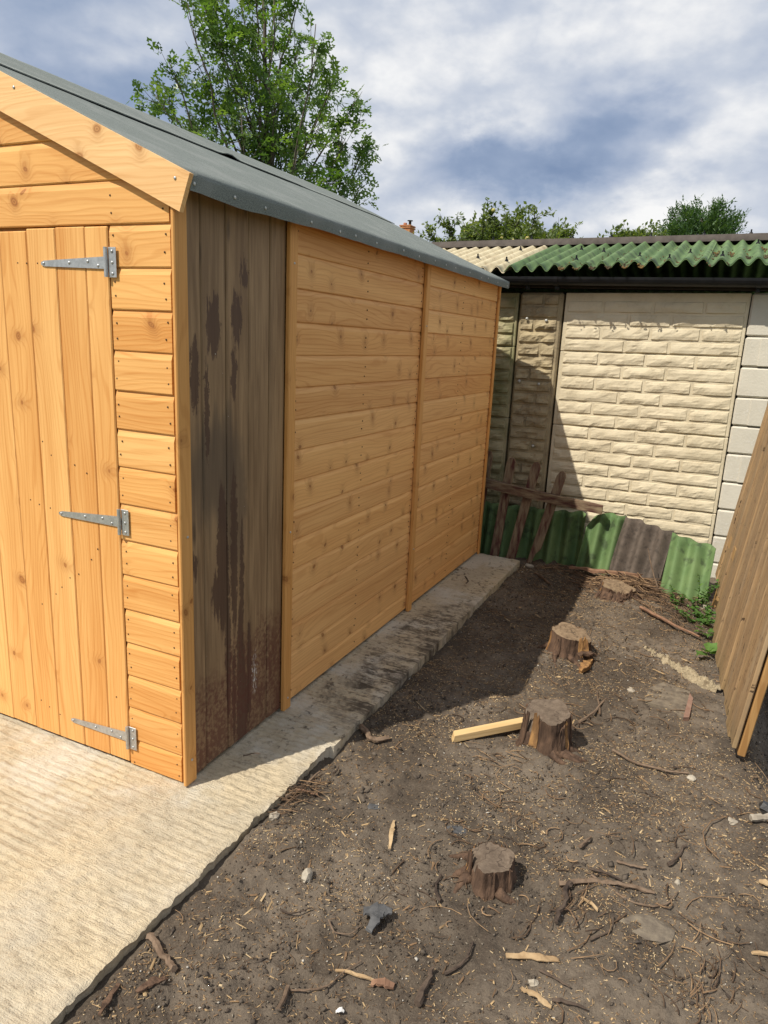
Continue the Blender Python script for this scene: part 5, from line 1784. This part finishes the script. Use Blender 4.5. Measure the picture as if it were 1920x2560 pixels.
def leafy_tree(name, label, base, tips, trunk_r, trunk_top, TV, TF, m, leaf, ntw, nlf, twl, seed, rr_up=0.5, first=0.35, trunkm=None, split=(0.25, 0.9)):
    rr = np.random.default_rng(seed)
    t = thing(name, label, 'tree', tuple(base))
    base = np.array(base, float)
    top = np.array(trunk_top, float)
    wood_parts = []
    TP = branchy(base - (0, 0, 0.3), top, (rr.normal(0, 0.1), rr.normal(0, 0.1), 0), 10, seed)
    wood_parts.append(tube(TP, np.linspace(trunk_r, trunk_r * 0.2, 10), 8))
    pos, dirs, tin = [], [], []
    for k, tp in enumerate(tips):
        tp = np.array(tp, float)
        hz = np.clip((tp[2] - base[2]) / (top[2] - base[2]), 0.3, 1.0)
        f = np.clip(hz * rr.uniform(*split), 0.15, 0.95)
        i = f * 9
        st = TP[int(i)] + (TP[min(int(i) + 1, 9)] - TP[int(i)]) * (i - int(i))
        L_ = np.linalg.norm(tp - st)
        P = branchy(st, tp, (0, 0, -0.06 * L_), 9, seed + k * 7)
        r0 = trunk_r * (1 - f) * 0.35 + 0.012
        wood_parts.append(tube(P, np.linspace(r0, 0.006, 9), 6))
        for q in range(ntw):
            ff = rr.uniform(first, 1.0) ** 0.8
            i = ff * 8
            a = P[int(i)] + (P[min(int(i) + 1, 8)] - P[int(i)]) * (i - int(i))
            bd = (P[-1] - P[0]) / L_
            d = bd * 0.6 + rr.normal(0, 0.75, 3) + np.array([0, 0, rr_up * 0.5])
            d /= np.linalg.norm(d)
            l = twl * rr.uniform(0.5, 1.2)
            if q < 2:
                a, d = P[-2], bd + rr.normal(0, 0.15, 3); l = twl
            Q = a + d * l * np.linspace(0, 1, 4)[:, None] + np.array([0, 0, 0.10 * l]) * (np.linspace(0, 1, 4)[:, None] ** 2)
            wood_parts.append(tube(Q, [0.006, 0.005, 0.004, 0.002], 4, False))
            bt = rr.uniform(0, 1)
            for s_ in range(nlf):
                g_ = rr.uniform(0.25, 1.05)
                c = a + d * l * g_ + rr.normal(0, 0.02, 3)
                dd = d * 0.5 + rr.normal(0, 0.7, 3) + np.array([0, 0, -0.15])
                pos.append(c); dirs.append(dd); tin.append(np.clip(0.25 + 0.5 * bt + rr.normal(0, 0.2), 0, 1))
    V, F = join(wood_parts)
    mk('trunk', V, F, trunkm or M_trunk, t, smooth_=True)
    pos, dirs, tin = np.array(pos), np.array(dirs), np.array(tin)
    n = len(pos)
    up = rr.normal(0, 0.55, (n, 3)) + np.array([0, 0, 1.0])
    s_ = leaf * rr.uniform(0.65, 1.2, n)
    V, F = inst(TV, TF, pos, frames(dirs, up), np.stack([s_, s_, s_], 1))
    mk('crown', V, F, m, t, tint=np.repeat(tin, len(TF)), kind='stuff')
    return t, pos


# oak behind the shed; tips given as (across, height) in its own frame
OB = np.array([-5.5, 8.26, -0.2])
orr = np.random.default_rng(5)
ACR, DEP = np.array([0.826, 0.563, 0]), np.array([-0.563, 0.826, 0])
tips = []
for px, py in ((405, 35), (395, 80), (425, 5), (480, -60), (560, -150), (625, -100), (540, -40), (690, -30), (660, 60), (722, 60), (735, 140), (722, 215), (690, 300), (832, 275), (815, 300), (788, 205), (795, 425),
               (775, 395), (735, 370), (310, 235), (345, 165), (375, 240), (330, 225), (430, 300), (500, 380), (590, 420), (690, 430), (640, 200), (500, 150), (560, 100), (600, 250), (455, 215), (420, 140), (470, 60),
               (600, 10), (560, 200), (520, 270), (650, 350), (570, 330), (440, 380), (380, 330), (610, 130), (680, 120), (540, 20), (470, 130), (650, 270), (530, 330), (765, 290), (620, 300)):
    ac = (px - 565) * (0.0058 if px < 565 else 0.0063) * (0.6 + 0.4 * min(1.0, max(0.0, (py + 100) / 200)))
    tips.append(OB + ACR * ac + DEP * orr.normal(0, 0.75) * (1.0 if px < 745 else 0.3) + np.array([0, 0, 6.33 - py * 0.00618]))
leafy_tree('oak_tree', 'tall green oak tree with lobed leaves rising behind the shed roof', OB, tips, 0.085, OB + (0.0, 0, 7.0), OV2, OF2, M_oak, 0.23, 8, 8, 0.50, 21, split=(0.35, 0.8))
# apple trees beyond the garage
AB = np.array([-2.75, 12.85, -0.2])
arr = np.random.default_rng(9)
A2, D2 = np.array([0.976, 0.217, 0]), np.array([-0.217, 0.976, 0])
tips = []
for px, py in ((935, 485), (950, 505), (975, 470), (1000, 455), (1015, 440), (1050, 430), (1090, 418), (1108, 412), (1070, 455), (1110, 455), (1150, 452), (1190, 452), (1220, 470), (1245, 490), (1262, 515), (1265, 525),
               (1020, 490), (1060, 500), (1100, 490), (1140, 480), (1180, 490), (1215, 505), (980, 515), (1030, 525), (1080, 530), (1130, 520), (1180, 525), (1235, 525), (1000, 540), (1060, 550), (1120, 550), (1200, 550), (960, 540), (1160, 505), (1045, 465), (1085, 475)):
    tips.append(AB + A2 * (px - 1100) * 0.00915 + D2 * arr.normal(0, 0.7) + np.array([0, 0, 4.12 - (py - 420) * 0.0074]))
for _ in range(120):
    v_ = arr.normal(size=3); v_ /= np.linalg.norm(v_); v_ *= arr.random() ** 0.4
    tips.append(AB + A2 * (0.1 + 1.45 * v_[0]) + D2 * 1.0 * v_[1] + np.array([0, 0, 3.30 + 0.60 * abs(v_[2])]))
at, lp = leafy_tree('apple_tree', 'wide apple tree hung with pale apples behind the garage roof', AB, tips, 0.12, AB + (0, 0, 3.2), DV, DF, M_apple, 0.090, 22, 20, 0.34, 33, first=0.6)


def apples(t, lp, n, seed):
    rr = np.random.default_rng(seed)
    c = lp[rr.integers(0, len(lp), n)] + rr.normal(0, 0.06, (n, 3)) - np.array([0.02, 0.10, 0.04])
    V0, F0 = [], []
    nl, ns = 5, 7
    V0.append((0, 0, -1))
    for i in range(1, nl):
        ph = -math.pi / 2 + math.pi * i / nl
        for j in range(ns):
            a = 2 * math.pi * j / ns
            V0.append((math.cos(ph) * math.cos(a), math.cos(ph) * math.sin(a), math.sin(ph)))
    V0.append((0, 0, 0.8))
    for j in range(ns):
        F0.append((0, 1 + (j + 1) % ns, 1 + j)); l = len(V0) - 1; F0.append((l - ns + j, l - ns + (j + 1) % ns, l))
    for i in range(nl - 2):
        for j in range(ns):
            a, b = 1 + i * ns + j, 1 + i * ns + (j + 1) % ns
            F0 += [(a, b, b + ns), (a, b + ns, a + ns)]
    I3 = np.repeat(np.eye(3)[None], n, 0)
    V, F = inst(np.array(V0), F0, c, I3, np.repeat(rr.uniform(0.032, 0.044, n)[:, None], 3, 1))
    mk('apples', V, F, M_fruit, t, smooth_=True, kind='stuff')


apples(at, lp, 230, 3)
AB2 = np.array([-0.30, 13.3, -0.2])
tips = []
for px, py in ((1312, 522), (1330, 510), (1345, 500), (1360, 492), (1375, 485), (1390, 490), (1405, 495), (1420, 500), (1415, 470), (1432, 490), (1350, 525), (1385, 520), (1420, 525), (1370, 545), (1330, 545), (1410, 545)):
    tips.append(AB2 + A2 * (px - 1400) * 0.00915 + D2 * arr.normal(0, 0.4) + np.array([0, 0, 3.72 - (py - 480) * 0.0086]))
for _ in range(60):
    v_ = arr.normal(size=3); v_ /= np.linalg.norm(v_); v_ *= arr.random() ** 0.4
    tips.append(AB2 + A2 * (-0.15 + 0.78 * v_[0]) + D2 * 0.6 * v_[1] + np.array([0, 0, 3.32 + 0.45 * abs(v_[2])]))
at2, lp2 = leafy_tree('apple_tree', 'smaller apple tree in front of the dark conifer beyond the garage', AB2, tips, 0.09, AB2 + (0, 0, 3.0), DV, DF, M_apple, 0.088, 22, 20, 0.32, 43, first=0.6)
apples(at2, lp2, 50, 5)

# conifer: drooping feathery sprays on many ascending branches
CB = np.array([0.30, 20.4, -0.2])
ct = thing('conifer_tree', 'dense dark green conifer with feathery tips beyond the garage roof', 'tree', tuple(CB))
crr = np.random.default_rng(77)
mk('trunk', *tube([CB - (0, 0, 0.3), CB + (0.02, 0, 2.5), CB + (0, 0, 5.2)], [0.2, 0.15, 0.03], 8), M_trunk, ct, smooth_=True)
pos, dirs, ln, tin = [], [], [], []
for k in range(330):
    z = crr.uniform(2.3, 5.45)
    rad = 1.20 * math.sqrt(max(0.04, 1 - ((z - 3.9) / 1.7) ** 2)) * crr.uniform(0.75, 1.1)
    a = crr.uniform(0, 6.283)
    st = CB + np.array([0, 0, max(0.5, z - 0.9)])
    en = CB + np.array([math.cos(a) * rad, math.sin(a) * rad, z + crr.uniform(-0.05, 0.25)])
    bt = crr.random()
    for q in range(110):
        f = crr.uniform(0.25, 1.0) ** 0.7
        c = st + (en - st) * f + np.array([0, 0, -0.25 * f * (1 - f)]) + crr.normal(0, 0.07, 3)
        d = (en - st) / np.linalg.norm(en - st) * 0.8 + crr.normal(0, 0.45, 3) + np.array([0, 0, 0.15])
        pos.append(c); dirs.append(d); ln.append(0.20 * crr.uniform(0.6, 1.3)); tin.append(np.clip(0.2 + 0.5 * bt + crr.normal(0, 0.15), 0, 1))
pos, dirs, ln = np.array(pos), np.array(dirs), np.array(ln)
ln = ln * 0.75
SV = np.array([(0, 0, 0), (0.35, 0.16, 0.02), (0.30, -0.14, 0.02), (0.62, 0.12, -0.02), (0.66, -0.13, -0.02), (1, 0, -0.10), (0.5, 0, 0)])
SF = [(0, 6, 1), (0, 2, 6), (6, 5, 3), (6, 4, 5)]
V, F = inst(SV, SF, pos, frames(dirs, crr.normal(0, 0.6, (len(pos), 3)) + (0, 0, 1)), np.stack([ln, ln * 0.9, ln], 1))
mk('crown', V, F, M_conif, ct, tint=np.repeat(tin, len(SF)), kind='stuff')

# ------------------------------------------------------------------ far house with the chimney that shows above the felt
hs = thing('house', 'distant house whose mossy brick chimney shows above the shed roof', 'house', (-12.7, 33.0, -0.2))
mk('wall', *cbox(-18.5, -9.5, 30.0, 36.5, -0.2, 3.2, 0.02), M_housebrick, hs)
V, F = extrude([(29.6, 3.15), (33.2, 5.5), (36.9, 3.15)], 0, -18.7, -9.3)
rf = mk('roof', V, F, M_clay, hs)
chs = mk('chimney', *cbox(-14.27, -13.73, 32.9, 33.5, 4.6, 7.10, 0.02), M_housebrick, hs)
for z in (6.94, 7.03):
    mk('brick_course', *cbox(-14.31, -13.69, 32.86, 33.54, z, z + 0.06, 0.01), M_housebrick, chs)
mk('chimney_pot', *tube([(-14.13, 33.2, 7.08), (-14.13, 33.2, 7.23)], [0.10, 0.09], 10), M_clay, chs, smooth_=True)
mk('cowl', *join([tube([(-13.87, 33.2, 7.08), (-13.87, 33.2, 7.28)], [0.07, 0.07], 8), tube([(-13.87, 33.2, 7.31), (-13.87, 33.2, 7.34)], [0.14, 0.14], 10)]), M_dark, chs)
